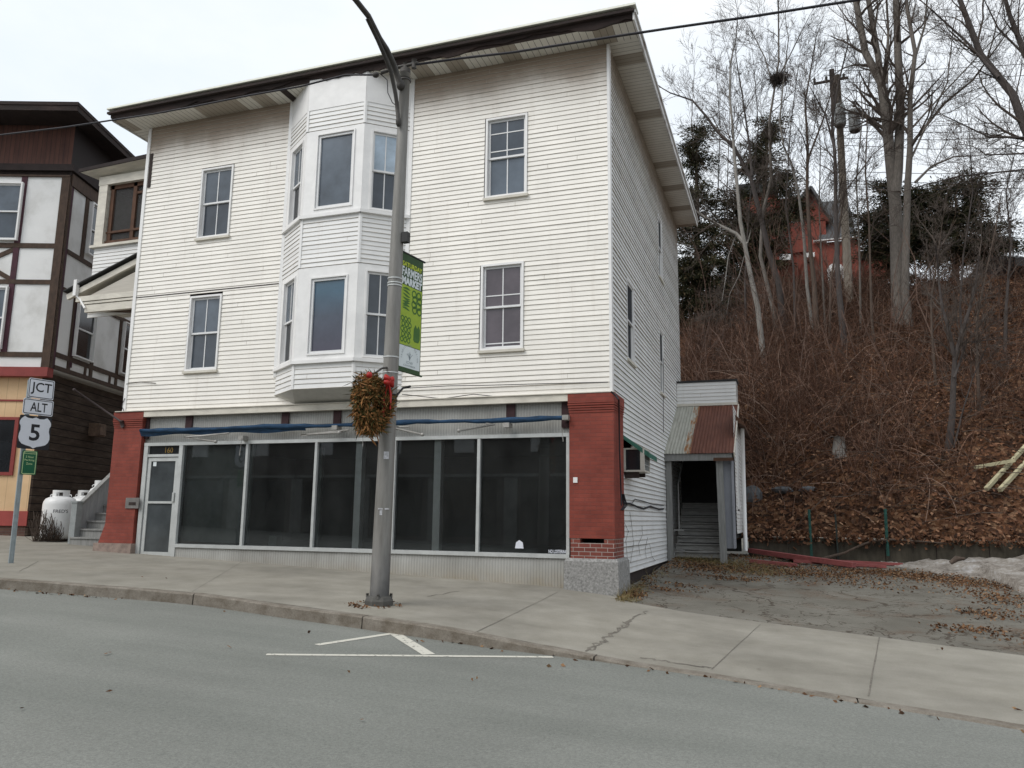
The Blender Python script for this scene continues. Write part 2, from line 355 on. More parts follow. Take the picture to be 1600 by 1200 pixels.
# ---- neighbour
m = N('stucco').set(.9, 0, .2); f = m.noise(1.2, 6, .6); m.col(m.ramp(f, [(.28, (.58, .57, .545)), (.5, (.74, .735, .72)), (.75, (.80, .795, .78))])); m.bump(m.noise(45, 4), .5, .01); M_STUC = m.mat
M_TIMB = simple('dark_timber', (.060, .036, .024), .8, .4, 5, stretch=(2, 2, 1), bump=.3)
M_TIMR = simple('red_brown_timber', (.060, .020, .030), .8, .3, 5)
m = N('brown_boards').set(.8); X, Y, Z = m.xyz(); t_ = m.math('ADD', m.math('MULTIPLY', X, .945), m.math('MULTIPLY', Y, .327)); s_ = m.math('FRACT', m.math('MULTIPLY', t_, 7.5))
c = m.ramp(m.noise(3, 5, .6, stretch=(3, 3, .4)), [(.3, (.055, .021, .015)), (.7, (.105, .042, .028))]); m.col(m.mix(m.math('LESS_THAN', s_, .09), c, (.015, .009, .008))); M_BOARD = m.mat
m = N('dark_shingle').set(.9, 0, .2); X, Y, Z = m.xyz(); s_ = m.math('FRACT', m.math('MULTIPLY', Z, 4.6))
f = m.noise(2.5, 7, .7, stretch=(.6, .6, 3)); c = m.ramp(f, [(.3, (.028, .019, .014)), (.55, (.060, .042, .032)), (.72, (.095, .075, .060)), (.84, (.24, .22, .20))])
c = m.mix(m.math('LESS_THAN', s_, .1), c, (.008, .006, .005)); m.col(c); m.bump(s_, .6, .02); M_SHING = m.mat
m = N('yellow_boards').set(.7); X, Y, Z = m.xyz(); t_ = m.math('ADD', m.math('MULTIPLY', X, .945), m.math('MULTIPLY', Y, .327)); s_ = m.math('FRACT', m.math('MULTIPLY', t_, 3.3))
c = m.ramp(m.noise(1.5, 5, .6), [(.3, (.60, .40, .22)), (.7, (.72, .50, .29))]); m.col(m.mix(m.math('LESS_THAN', s_, .035), c, (.42, .27, .15))); M_YEL = m.mat
M_REDTR = simple('red_trim', (.24, .040, .034), .6, .15, 3)
M_PINK = simple('faded_red_board', (.34, .065, .055), .7, .12, 3)
M_SASH = simple('white_sash', (.70, .70, .70), .4, .05)
M_BROWNW = simple('brown_wood', (.085, .040, .022), .8, .3, 5)
M_ROOFE = simple('dark_eave', (.022, .014, .013), .85, .4, 4)
m = N('screen_mesh').set(.8); m.col((.05, .048, .047)); tr = m.n('BsdfTransparent'); ms = m.n('MixShader'); ms.inputs[0].default_value = .55; m.l(tr.outputs[0], ms.inputs[1]); m.l(m.b.outputs[0], ms.inputs[2]); m.l(ms.outputs[0], m.out.inputs[0]); M_SCREEN = m.mat

# ---- street things
M_GALV = simple('galvanised_steel', (.33, .38, .40), .5, .15, 8, metal=.4)
M_SIGNW = simple('sign_white', (.66, .68, .74), .4, .04); M_SIGNB = simple('sign_black', (.012, .012, .016), .5, .1); M_SIGNG = simple('sign_green', (.006, .10, .045), .45, .1); M_SIGNY = simple('sign_pale_lettering', (.45, .58, .30), .5, .1)
m = N('pole_aluminium').set(.55, .25, .4)
f = m.noise(3, 6, .7, stretch=(3, 3, .35)); c = m.ramp(f, [(.3, (.155, .148, .135)), (.7, (.27, .262, .245))]); z = m.xyz()[2]
dk = m.math('MULTIPLY', m.math('SUBTRACT', -.25, z, clamp=True), m.math('ADD', m.noise(2.5, 5, .6), .35), clamp=True); m.col(m.mix(m.math('MULTIPLY', dk, 1.1, clamp=True), c, (.030, .030, .030))); M_POLE = m.mat
M_POLED = simple('dark_steel', (.055, .050, .045), .6, .25, 6, metal=.3)
M_BGREEN = simple('banner_dark_green', (.035, .075, .028), .75, .1); M_BLIME = simple('banner_lime', (.32, .44, .045), .75, .1); M_BMID = simple('banner_leaf_green', (.060, .15, .03), .75, .12); M_BYEL = simple('banner_yellow', (.50, .58, .05), .75, .06); M_BWHITE = simple('banner_white', (.66, .71, .72), .75, .05); M_BGREY = simple('banner_grey', (.25, .29, .31), .75, .05)
def island(name, stops, rough=.9):
    m = N(name).set(rough, 0, .15); g = m.n('NewGeometry'); m.col(m.ramp(g.outputs['Random Per Island'], stops)); return m.mat
M_WREATH = island('dried_evergreen', [(0, (.032, .038, .014)), (.35, (.095, .080, .028)), (.6, (.23, .105, .036)), (1, (.40, .20, .08))])
M_RIBBON = simple('red_ribbon', (.38, .016, .012), .5, .15)
M_TANK = simple('white_tank_paint', (.74, .74, .73), .35, .08, 3); M_TLET = simple('tank_lettering', (.05, .05, .06), .6)
M_LEAF = island('fallen_leaves', [(0, (.034, .021, .015)), (.35, (.100, .050, .030)), (.75, (.180, .085, .046)), (1, (.30, .18, .11))])
M_LEAFG = island('leaves_and_dry_grass', [(0, (.050, .028, .017)), (.4, (.125, .064, .034)), (.75, (.20, .108, .055)), (1, (.29, .19, .11))])
M_BRAM = island('bramble_stems', [(0, (.042, .026, .020)), (.5, (.112, .060, .041)), (.85, (.20, .112, .076)), (1, (.33, .24, .19))])
M_BARK = simple('grey_bark', (.150, .132, .115), .95, .35, 6, stretch=(4, 4, .8), bump=.5)
M_BARKL = simple('pale_bark', (.215, .20, .18), .95, .3, 6, stretch=(4, 4, .8), bump=.5)
M_BARKD = simple('dark_bark', (.060, .050, .046), .95, .35, 6, stretch=(4, 4, .8), bump=.5)
M_BARKB = simple('brown_bark', (.085, .062, .048), .95, .35, 5, stretch=(4, 4, .8), bump=.5)
M_TWIG = simple('twigs', (.072, .056, .046), .95, .3, 2)
M_CEDAR = island('cedar_foliage', [(0, (.014, .018, .010)), (.5, (.042, .046, .024)), (.85, (.080, .072, .038)), (1, (.13, .09, .05))])
M_SAPL = simple('sapling_bark', (.115, .072, .054), .95, .35, 2)
M_UPOLE = simple('utility_pole_wood', (.24, .205, .165), .9, .25, 5, stretch=(4, 4, .5))
M_TRANS = simple('transformer_grey', (.36, .38, .38), .5, .1)
M_WALLC = simple('mossy_concrete', (.062, .054, .040), .95, .6, 2.2, bump=.4, stretch=(1.5, 1, .5))
M_GPOST = simple('green_fence_paint', (.018, .085, .068), .6, .3, 8); M_DPOST = simple('dark_fence_paint', (.03, .04, .035), .7, .3)
M_REDB = simple('red_stained_board', (.25, .070, .066), .75, .25, 4, stretch=(1, 3, 3)); M_YELB = simple('fresh_lumber', (.42, .38, .24), .75, .25, 5)
m = N('dirty_snow').set(.7); f = m.math('ADD', m.math('MULTIPLY', m.noise(1.6, 7, .7), .6), m.math('MULTIPLY', m.noise(14, 5, .75), .4)); c = m.ramp(f, [(.40, (.13, .108, .088)), (.53, (.30, .27, .235)), (.74, (.62, .63, .66))]); z = m.xyz()[2]
m.col(c); m.bump(m.noise(12, 6), .7, .05); M_SNOW = m.mat
M_SLATE = simple('roof_slate', (.085, .088, .092), .8, .3, 8); M_CARP = simple('dark_car_paint', (.018, .020, .022), .3, .1); M_ROCK = simple('slate_rock', (.095, .10, .105), .9, .35, 5, bump=.5)
M_OPP = simple('opposite_dark_brick', (.12, .10, .09), .9, .3, 3)
print('materials ok')

# ================================================================== GROUND, STREET
def sstep(a, b, x): t = min(1, max(0, (x-a)/(b-a))); return t*t*(3-2*t)
def dip(X): return .138*sstep(-4.5, -1.2, X)
def S0(X, Y): return -1.40-.036*X+.015*(Y-14.5)
def S(X, Y): return S0(X, Y)-dip(X)
def RD(X, Y): return S0(X, Y)-.15
_kx = [-70, -30, -16, -11.8, -10.6, -8.4, -5.2, -3.36, -2.29, -.82, .6, 1.81, 10, 70]; _ky = [-14, 3.5, 9.0, 9.46, 9.63, 9.84, 9.35, 9.05, 8.98, 8.75, 8.33, 8.03, 5.4, -22]
def KERB(X): return float(np.interp(X, _kx, _ky))
def YB(X): return 13.75-.31*(X+2.3)
def LOT(X, Y): yb = YB(X); return S(X, yb)+.048*(Y-yb)
def HILL(X, Y):
    yw = 24.2+3.4*(1-sstep(-2.2, -1.15, X)); d = Y-yw
    z = float(np.interp(d, [-1, 0, 3, 9, 15.8, 27.8, 50, 120], [-.62, -.52, 1.75, 6.0, 10.85, 13.75, 16, 22]))
    k = min(1, max(0, d/3))
    return z+k*(.16*sin(1.3*X+.7*Y)+.13*sin(2.1*X-1.1*Y+1)+.09*sin(3.7*X+2.9*Y))

mb = MB(); xs = np.concatenate([np.linspace(-70, -14, 15), np.linspace(-12, 6, 19), np.linspace(8, 70, 14)])
ys_t = [0, .15, .4, 1, 2, 4, 7, 11, 17, 40]
vs = [(x, KERB(x)+.02-t, RD(x, KERB(x)-t)) for x in xs for t in ys_t]; k = len(ys_t)
mb.add(vs, [(i*k+j, i*k+j+1, (i+1)*k+j+1, (i+1)*k+j) for i in range(len(xs)-1) for j in range(k-1)]); struct('road', mb, M_ROAD)

mb = MB(); KW = .17
xs = sorted(set(list(np.linspace(-70, -14, 15))+list(np.linspace(-13.5, -2.95, 23))+list(np.linspace(-2.899, 6, 16))+list(np.linspace(8, 70, 14))))
def back(X): return 27.0 if X < -2.9 else YB(X)
vs = []
for x in xs:
    a = KERB(x)+KW; b = back(x)
    for t in (0, .05, .2, .5, .8, 1): y = a+(b-a)*t; vs.append((x, y, S(x, y)))
mb.add(vs, [(i*6+j, (i+1)*6+j, (i+1)*6+j+1, i*6+j+1) for i in range(len(xs)-1) for j in range(5)])
mb.cur = 1
def strip(pts, wd, F, lift=.004):
    P_ = [onF(px, py, F) for px, py in pts]
    L, Rr = [], []
    for i, p in enumerate(P_):
        d = P_[min(i+1, len(P_)-1)]-P_[max(i-1, 0)]; d[2] = 0; d /= np.linalg.norm(d); a = V(-d[1], d[0], 0)*wd/2*random.uniform(.6, 1.3)
        l_ = p+a; r_ = p-a; L.append(V(l_[0], l_[1], F(l_[0], l_[1])+lift)); Rr.append(V(r_[0], r_[1], F(r_[0], r_[1])+lift))
    for i in range(len(P_)-1): mb.quad(Rr[i], Rr[i+1], L[i+1], L[i])
def jag(a, b, n=9, am=2.0): return [(a[0]+(b[0]-a[0])*t+random.uniform(-am, am)*(0 < t < 1), a[1]+(b[1]-a[1])*t+random.uniform(-am, am)*.4*(0 < t < 1)) for t in np.linspace(0, 1, n)]
strip(jag((1112, 1046), (1188, 976), 9, .6), .012, S); strip(jag((1357, 1088), (1374, 996), 9, .6), .014, S)
strip(jag((742, 989), (872, 925), 9, .8), .009, S); strip(jag((915, 1018), (1012, 955), 30, 5), .035, S); strip(jag((922, 1016), (985, 968), 26, 7), .03, S); strip(jag((1000, 1028), (1110, 1044), 24, 3), .05, S)
strip(jag((668, 932), (718, 924), 8, 2), .022, S); strip(jag((30, 893), (60, 877), 6, 1), .012, S); strip(jag((300, 925), (395, 868), 8, .5), .006, S)
struct('sidewalk', mb, [M_WALK, M_JOINT])

mb = MB(); jx = [-70, -40, -25, -16, -10.95, -8.35, -5.25, -2.1, .55, 3.2, 6, 12, 30, 70]
for a, b in zip(jx[:-1], jx[1:]):
    nseg = max(2, int((b-a)/.4) if b-a < 5 else 6); X_ = np.linspace(a+.008, b-.008, nseg+1); vs = []
    for x in X_:
        y0 = KERB(x); wob = random.uniform(-.016, .016); top = S(x, y0)+.006+random.uniform(-.008, .003)
        vs += [(x, y0+wob-.012, RD(x, y0)-.05), (x, y0+wob, top-.018), (x, y0+wob+.02, top), (x, y0+KW+.004, top), (x, y0+KW+.004, top-.2)]
    mb.add(vs, [(i*5+j, (i+1)*5+j, (i+1)*5+j+1, i*5+j+1) for i in range(nseg) for j in range(4)]+[(4, 3, 2, 1, 0), tuple(nseg*5+j for j in range(5))])
struct('kerb', mb, M_KERB)

mb = MB(); xs = np.concatenate([[-2.9], np.linspace(-2.4, 8, 27), np.linspace(10, 60, 8)]); vs = []
for x in xs:
    for t in np.linspace(0, 1, 14):
        a = YB(x)-.03; y = a+(24.6-a)*t; vs.append((x, y, LOT(x, y)-.012+.02*sin(2*x+y)*sin(1.7*y)*min(1, 6*t)))
mb.add(vs, [(i*14+j, (i+1)*14+j, (i+1)*14+j+1, i*14+j+1) for i in range(len(xs)-1) for j in range(13)]); struct('parking_lot', mb, M_LOT)

mb = MB(); xs = np.concatenate([np.linspace(-60, -4, 15), np.linspace(-3, 16, 58), np.linspace(18, 60, 14)]); ys = np.concatenate([np.linspace(24.3, 46, 66), np.linspace(48, 140, 20)])
vs = [(x, y, HILL(x, y)+(random.uniform(-.09, .09) if 24.6 < y < 46 else 0)) for x in xs for y in ys]; k = len(ys)
mb.add(vs, [(i*k+j, (i+1)*k+j, (i+1)*k+j+1, i*k+j+1) for i in range(len(xs)-1) for j in range(k-1)], True); struct('hillside', mb, M_HILL)
mb = MB(); mb.quad((-900, -900, -5.2), (900, -900, -5.2), (900, 1200, -5.2), (-900, 1200, -5.2)); struct('ground', mb, M_FAR)

mb = MB()                                                # worn parking-space paint
def paint(a, b, wd):
    A = onF(*a, RD); B_ = onF(*b, RD); d = B_-A; d[2] = 0; L = np.linalg.norm(d); d /= L; s_ = V(-d[1], d[0], 0)*wd/2
    for i in range(8):
        q = []
        for t, sg in ((i, -1), (i+1, -1), (i+1, 1), (i, 1)):
            p = A+d*L*t/8+s_*sg; q.append(V(p[0], p[1], RD(p[0], p[1])+.004))
        mb.quad(*q)
paint((416, 1023), (864, 1027), .085); paint((495, 1008), (614, 990), .095); paint((618, 991), (670, 1023), .15); struct('road_marking', mb, M_PAINT)

M_LAP = simple('lap_shade_and_joint', (.46, .42, .36), .8, .3, 3)  # paints shadow lines along the lap undersides; also colours the butt joints
# ================================================================== WHITE SHOP BUILDING
YF = 14.5; XL = -14.72; XR = -3.03; ZT = 9.55; YBK = 25.15
EX, EY, EZ = V(1, 0, 0), V(0, 1, 0), V(0, 0, 1)
B = thing('shop_building', 'white clapboard three-storey building with a bay and an empty dark glass storefront', 'building', (-8.85, 14.5, -1.15))
def siding(mb, O, u, n, s0, s1, z0, z1, holes=(), pitch=.1016, dep=.012):
    k = int(round((z1-z0)/pitch)); pitch = (z1-z0)/k
    dep0 = dep; jr = random.Random(int(1000*(s0+z0)))
    for i in range(k):
        za, zb = z0+i*pitch, z0+(i+1)*pitch; zc = (za+zb)/2; dep = dep0*jr.uniform(.75, 1.3); sj = s0+jr.uniform(.0, 1)*3.7
        cuts = [(s0, s1)]
        for ha, hb, hz0, hz1 in holes:
            if hz0 < zc < hz1:
                nc = []
                for a, b in cuts:
                    if hb <= a or ha >= b: nc.append((a, b)); continue
                    if ha > a: nc.append((a, ha))
                    if hb < b: nc.append((hb, b))
                cuts = nc
        for a, b in cuts:
            while sj < a: sj += 3.66
            while sj < b-.1:
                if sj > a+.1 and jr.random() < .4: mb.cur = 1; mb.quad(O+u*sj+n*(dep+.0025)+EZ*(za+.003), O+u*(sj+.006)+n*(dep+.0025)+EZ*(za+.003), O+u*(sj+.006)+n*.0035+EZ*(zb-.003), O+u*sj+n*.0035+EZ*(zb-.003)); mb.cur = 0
                sj += 3.66
            mb.quad(O+u*a+n*dep+EZ*za, O+u*b+n*dep+EZ*za, O+u*b+n*.001+EZ*zb, O+u*a+n*.001+EZ*zb)
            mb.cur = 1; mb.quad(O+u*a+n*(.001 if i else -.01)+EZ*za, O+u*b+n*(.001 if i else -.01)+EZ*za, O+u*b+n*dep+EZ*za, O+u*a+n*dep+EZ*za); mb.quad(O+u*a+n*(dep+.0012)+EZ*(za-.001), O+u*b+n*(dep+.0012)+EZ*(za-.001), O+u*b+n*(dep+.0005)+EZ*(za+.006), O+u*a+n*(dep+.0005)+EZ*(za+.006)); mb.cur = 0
def window(parent, O, u, n, wd, ht, up='grey', lo='grey', vbar=(1, 1), hbars=(), kind='hung', sill=True, out=.035, cas=.045, name='window', sashm=None, proud=0, rec=1):
    """O: lower left corner on the wall plane; two sashes (or one fixed pane) in a casing"""
    G = dict(grey=M_PANE, dark=M_PANED, mid=M_PANEM, purple=M_PANEP, screen=M_PANES, blue=M_PANEB, bigblue=M_PANEBB)
    sashm = sashm or M_SASH; O = O+n*proud
    mb = MB(); c = cas
    for a0, a1, z0, z1 in ((0, c, 0, ht), (wd-c, wd, 0, ht), (c, wd-c, ht-c, ht), (c, wd-c, 0, c)): mb.obox(O, u, n, a0, a1, -.10, out, z0, z1)
    f = obj(name, mb, M_WHITE, parent)
    i0, i1, z0, z1 = c+.004, wd-c-.004, c+.004, ht-c-.004
    if kind == 'fixed':
        mb = MB(); s_ = .05
        for a0, a1, b0, b1 in ((i0, i0+s_, z0, z1), (i1-s_, i1, z0, z1), (i0+s_, i1-s_, z1-s_, z1), (i0+s_, i1-s_, z0, z0+s_)): mb.obox(O, u, n, a0, a1, -.07, -.005, b0, b1)
        obj('sash', mb, sashm, f); mb = MB(); mb.obox(O, u, n, i0+s_, i1-s_, -.06, -.045, z0+s_, z1-s_); obj('pane', mb, G[up], f)
    else:
        zm = z0+(z1-z0)*.5
        for half, (b0, b1), dp, gl, vb in (('u', (zm-.02, z1), -.030*rec, up, vbar[0]), ('l', (z0, zm+.02), -.062*rec-(.031 if rec < 1 else 0), lo, vbar[1])):
            mb = MB(); s_ = .042
            for a0, a1, q0, q1 in ((i0, i0+s_, b0, b1), (i1-s_, i1, b0, b1), (i0+s_, i1-s_, b1-s_, b1), (i0+s_, i1-s_, b0, b0+s_)): mb.obox(O, u, n, a0, a1, dp-.03, dp, q0, q1)
            xm = (i0+i1)/2
            if vb: mb.obox(O, u, n, xm-.011, xm+.011, dp-.022, dp-.006, b0+s_, b1-s_)
            for hb, wh in hbars:
                if wh == half: zz = b0+(b1-b0)*hb; mb.obox(O, u, n, i0+s_, i1-s_, dp-.021, dp-.007, zz-.011, zz+.011)
            obj('sash', mb, sashm, f)
            mb = MB(); mb.obox(O, u, n, i0+s_, i1-s_, dp-.026, dp-.018, b0+s_, b1-s_); obj('pane', mb, G[gl], f)
    if sill:
        mb = MB(); mb.obox(O, u, n, -.03, wd+.03, .002, out+.035, -.055, -.003); obj('sill', mb, M_OFFW, f)
    return f
FW = [  # x0, x1, z0, z1, upper, lower, bars
    (-12.99, -12.07, 6.44, 8.20, 'grey', 'mid', (1, 1), ()), (-13.03, -12.13, 3.24, 5.03, 'grey', 'mid', (1, 1), ()),
    (-5.66, -4.74, 6.53, 8.31, 'mid', 'grey', (1, 1), ((.66, 'u'), (.20, 'u'))), (-5.71, -4.79, 3.30, 5.10, 'purple', 'purple', (1, 1), ((.12, 'l'), (.30, 'u')))]
BX0, BX1 = -10.53, -7.44
bl = onY(470, 380, 13.87)[0]; br = onY(562, 368, 13.87)[0]
ZS = 2.35
mb = MB(); holes = [(a-.028, b+.004, c_+.01, d_+.022) for a, b, c_, d_, *_ in FW]
siding(mb, V(0, YF, 0), EX, -EY, XL, XR, ZS, ZT, holes+[(BX0+.02, BX1-.02, 3.0, 9.6)])
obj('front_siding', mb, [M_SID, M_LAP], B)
SW = [  # side windows: y0, y1, z0, z1
    (20.85, 21.6, 6.55, 8.35), (16.1, 16.95, 3.32, 5.08), (20.7, 21.45, 3.32, 5.06)]
mb = MB(); hs = [(a-.02, b+.02, c_+.01, d_+.02) for a, b, c_, d_ in SW]
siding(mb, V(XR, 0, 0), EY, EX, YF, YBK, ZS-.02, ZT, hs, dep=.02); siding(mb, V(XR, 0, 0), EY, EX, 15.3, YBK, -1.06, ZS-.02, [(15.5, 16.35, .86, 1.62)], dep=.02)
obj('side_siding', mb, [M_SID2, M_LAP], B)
mb = MB()                                                # hidden left and back walls, inner shell, footing
mb.box(XL, XL+.03, YF+.01, YBK, -1.0, ZT); mb.box(XL, XR-.03, YBK-.03, YBK, -1.3, ZT); mb.cur = 1; mb.box(XR-.12, XR-.03, 15.3, YBK, -1.9, -1.02); obj('rear_wall', mb, [M_SIDP, M_DARKGAP], B)
mb = MB()
mb.box(XR-.03, XR+.025, YF-.028, YF+.0, ZS, ZT-.02); mb.box(XR-.0, XR+.028, YF+.0, YF+.11, ZS, ZT-.02); mb.box(XL-.03, XL+.06, YF-.028, YF+.05, ZS, ZT-.02)
mb.box(BX0-.06, BX0+.02, YF-.026, YF, 3.0, ZT); mb.box(BX1-.02, BX1+.07, YF-.026, YF, 3.0, ZT)
split_obj('corner_trim', mb, M_WHITE, B)
mb = MB(); mb.box(XL, BX0-.07, YF-.016, YF, 5.13, 5.15); mb.box(XL+.08, XL+.17, YF-.020, YF-.004, 7.95, 8.85)
mb.tube([V(XL+.02, YF-.03, 3.02), V(XL+.45, YF-.03, 3.05), V(XL+.9, YF-.03, 3.0)], .008, 4)
split_obj('siding_gap', mb, M_DARKGAP, B)
for a, b, c_, d_, up, lo, vb, hb in FW: window(B, V(a, YF, c_), EX, -EY, b-a, d_-c_, up, lo, vb, hb)
for a, b, c_, d_ in SW: window(B, V(XR, a, c_), EY, EX, b-a, d_-c_, 'screen', 'screen', (0, 0), rec=.1, out=.022, cas=.04)
# --- roof
ex0, ex1, ey0, ey1 = -15.33, -2.37, 13.85, 25.35
mb = MB(); mb.box(ex0+.04, ex1-.04, ey0+.04, YF-.0, ZT, ZT+.02); sf = MB(); sf.box(XR+.0, ex1-.04, YF, ey1-.02, ZT-.001, ZT+.019); sf.box(ex0+.04, XL, YF, ey1-.02, ZT-.001, ZT+.019)
rf = MB(); rf.box(ex0, ex1, ey0, ey1, ZT+.155, ZT+.205); rf.box(XL, XR, YF, YBK, ZT+.03, ZT+.15)
r_ = obj('roof', rf, M_ROOFD, B)
obj('front_soffit', mb, M_SOFX, r_); split_obj('side_soffit', sf, M_SOFY, r_)
mb = MB()                                                # rotten front fascia with a ragged lower edge
xs = np.linspace(ex0, ex1-.03, 90); zb = [ZT-.01+.07*sin(x*1.7)*sin(x*.6+1)+.03*sin(x*4.3)+random.uniform(-.03, .03) for x in xs]
for i in range(len(xs)-1):
    for y in (ey0-.02,):
        mb.quad((xs[i], y, zb[i]), (xs[i+1], y, zb[i+1]), (xs[i+1], y-.02, ZT+.14), (xs[i], y-.02, ZT+.14)); mb.quad((xs[i+1], y+.03, zb[i+1]), (xs[i+1], y, zb[i+1]), (xs[i], y, zb[i]), (xs[i], y+.03, zb[i]))
mb.box(ex0, ex1-.03, ey0+.012, ey0+.038, ZT-.02, ZT+.15); mb.box(ex0-.03, ex1, ey0-.12, ey0-.042, ZT+.10, ZT+.153); obj('front_fascia', mb, M_FASCIA, r_)
mb = MB(); mb.box(ex1-.03, ex1+.0, ey0-.05, ey1, ZT-.05, ZT+.15); mb.box(ex0-.0, ex0+.03, ey0+.04, ey1, ZT-.03, ZT+.15); mb.box(ex1-.03, ex1+.035, ey0-.06, ey1, ZT+.10, ZT+.154); split_obj('side_fascia', mb, M_SFASC, r_)
mb = MB(); mb.box(ex0-.03, ex1+.04, ey0-.14, ey0+.2, ZT+.206, ZT+.25); obj('drip_edge', mb, simple('cream_metal', (.78, .78, .68), .5, .05), r_)
mb = MB(); q = onZ(448, 148, ZT)[0]; mb.box(q-.04, q+.13, ey0+.05, YF-.02, ZT-.012, ZT-.002); obj('missing_panel', mb, M_DARKGAP, r_)
# --- bay
zb_ = lambda y: onY(490, y, 13.87)[2]
Z0, Z1, Z2, Z3, Z4, Z5, Z6 = zb_(607), zb_(563), zb_(418), zb_(337), zb_(206), zb_(173), ZT+.02
PA, PB, PC, PD = V(BX0, YF, 0), V(bl, 13.87, 0), V(br, 13.87, 0), V(BX1, YF, 0)
bs, bt, bu = MB(), MB(), MB(); bay = None; faces = []; obs = []
for a, b in ((PA, PB), (PB, PC), (PC, PD)):
    u = (b-a)/np.linalg.norm(b-a); n = V(u[1], -u[0], 0); L = np.linalg.norm(b-a); faces.append((a, u, n, L))
    for z0, z1 in ((Z0, Z1-.07), (Z2+.01, Z3-.07), (Z4+.01, Z5)): b1_ = MB(); siding(b1_, a, u, n, .0, L, z0, z1); obs.append(b1_)
wz = {1: (Z1, Z2), 3: (Z3, Z4)}
fz = []
for fi, (a, u, n, L) in enumerate(faces):
    for z0, z1, fl in ((Z1, Z2, 0), (Z3, Z4, 1)):
        if fi == 1:
            xa, xb = ((onY(482, 500, 13.87)[0], onY(541, 500, 13.87)[0]) if fl == 0 else (onY(493.5, 270, 13.87)[0], onY(553, 270, 13.87)[0])); s0, s1 = xa-a[0], xb-a[0]; hz0, hz1 = ((zb_(555), zb_(434)) if fl == 0 else (zb_(329), zb_(212)))
        elif fi == 0: s0, s1 = .22, L-.14; hz0, hz1 = z0+.03, z1-.12
        else: s0, s1 = .16, L-.2; hz0, hz1 = z0+.03, z1-.12
        fz.append((fi, fl, s0, s1, hz0, hz1))
        for p0, p1, q0, q1 in ((0, s0, z0, z1), (s1, L, z0, z1), (s0, s1, hz1, z1), (s0, s1, z0, hz0)):
            if q1-q0 > .004: bt.obox(a, u, n, p0, p1, -.04, .006, q0, q1)
    for z in (Z1, Z3): bt.obox(a, u, n, -.03, L+.03, -.02, .075+fi*.0012, z-.07, z-.001+fi*.0012)
    bt.obox(a, u, n, -.0, L, -.02, .012+fi*.001, Z5, Z6)
    for z0, z1 in ((Z0, Z1-.07), (Z2+.01, Z3-.07), (Z4+.01, Z5)):
        if fi < 2: bt.obox(b if False else a, u, n, L-.035, L+.008, .001, .022, z0, z1)
        if fi > 0: bt.obox(a, u, n, -.008, .035, .001, .0215, z0, z1)
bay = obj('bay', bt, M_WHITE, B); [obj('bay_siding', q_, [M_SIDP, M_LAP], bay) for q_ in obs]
PE = V(-10.0, YF+.01, 2.36); PF = V(-7.75, YF+.01, 2.36)
lo = lambda p: V(p[0], p[1], Z0)
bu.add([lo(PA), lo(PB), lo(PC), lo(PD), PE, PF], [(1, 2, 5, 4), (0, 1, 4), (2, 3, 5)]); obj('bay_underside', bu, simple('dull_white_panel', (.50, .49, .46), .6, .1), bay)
for fi, fl, s0, s1, hz0, hz1 in fz:
    a, u, n, L = faces[fi]; O = a+u*s0+EZ*hz0
    if fi == 1: window(B, O, u, n, s1-s0, hz1-hz0, 'bigblue' if fl == 0 else 'grey', kind='fixed', sill=False, cas=.03, out=.03)
    else: window(B, O, u, n, s1-s0, hz1-hz0, ('blue' if fl else 'mid') if fi == 2 else 'grey', 'mid' if fi == 2 else 'dark', (1, 1), sill=False, cas=.035, out=.03)
# --- storefront
mb = MB(); mb.box(-13.995, -3.85, YF-.13, YF+.0, 2.20, 2.335); mb.box(-14.83, -2.95, YF-.16, YF, 2.336, 2.352); obj('storefront_cornice', mb, M_OFFW, B)
mb = MB(); mb.box(-14.1, -3.83, YF+.02, YF+.05, 1.93, 2.20); mb.box(-14.1, -3.83, YF+.03, YF+.06, 1.60, 1.93); fl_ = obj('fluted_header', mb, M_FLUTE, B)
mb = MB()
for px in (296, 446, 527, 798): x = onY(px, 655, YF)[0]; mb.box(x-.09, x+.09, YF-.02, YF+.02, 1.90, 2.199)
mb.box(-4.0, -3.83, YF-.02, YF+.02, 1.7, 2.199); mb.box(-14.1, -13.93, YF-.02, YF+.02, 1.7, 2.199); split_obj('header_block', mb, M_MAROON, fl_)
mb = MB(); mb.box(-12.87, -3.87, YF-.03, YF+.01, -1.55, -.735); obj('kick_panel', mb, M_FLUTE, B)
MX = [(-12.97, -12.87), (-11.16, -11.10), (-9.41, -9.35), (-7.56, -7.50), (-5.71, -5.65), (-3.90, -3.84)]
mb = MB()
for a, b in MX: mb.box(a, b, YF-.05, YF+.07, -.66 if a > -12.9 else -1.1, 1.53)
mb.box(-13.97, -3.84, YF-.055, YF+.075, 1.53, 1.60); mb.box(-12.87, -3.84, YF-.07, YF+.075, -.735, -.66); mb.box(-13.97, -13.86, YF-.05, YF+.07, -1.0, 1.53); mb.box(-13.86, -12.97, YF-.045, YF+.065, 1.275, 1.335)
sfm = obj('storefront_frame', mb, M_ALU, B)
for (a, b), (c_, d_) in zip(MX[:-1], MX[1:]):
    mb = MB(); mb.quad(V(b, YF+.02, -.66), V(c_, YF+.02, -.66), V(c_, YF+.02, 1.53), V(b, YF+.02, 1.53)); obj('shop_pane', mb, M_SGLASS, sfm)
mb = MB(); mb.box(-13.86, -12.97, YF+.01, YF+.02, 1.335, 1.53); obj('transom_pane', mb, M_PANED, sfm)
mb = MB(); text(mb, '160', V(onY(264, 704, YF)[0], YF+.005, 1.43), EX, EZ, height=.125, bold=.012); obj('house_number', mb, M_GOLD, sfm)
mb = MB(); d0, d1, dz0, dz1 = -13.845, -12.985, -.98, 1.262; s_ = .085; zm = onY(255, 785, YF)[2]
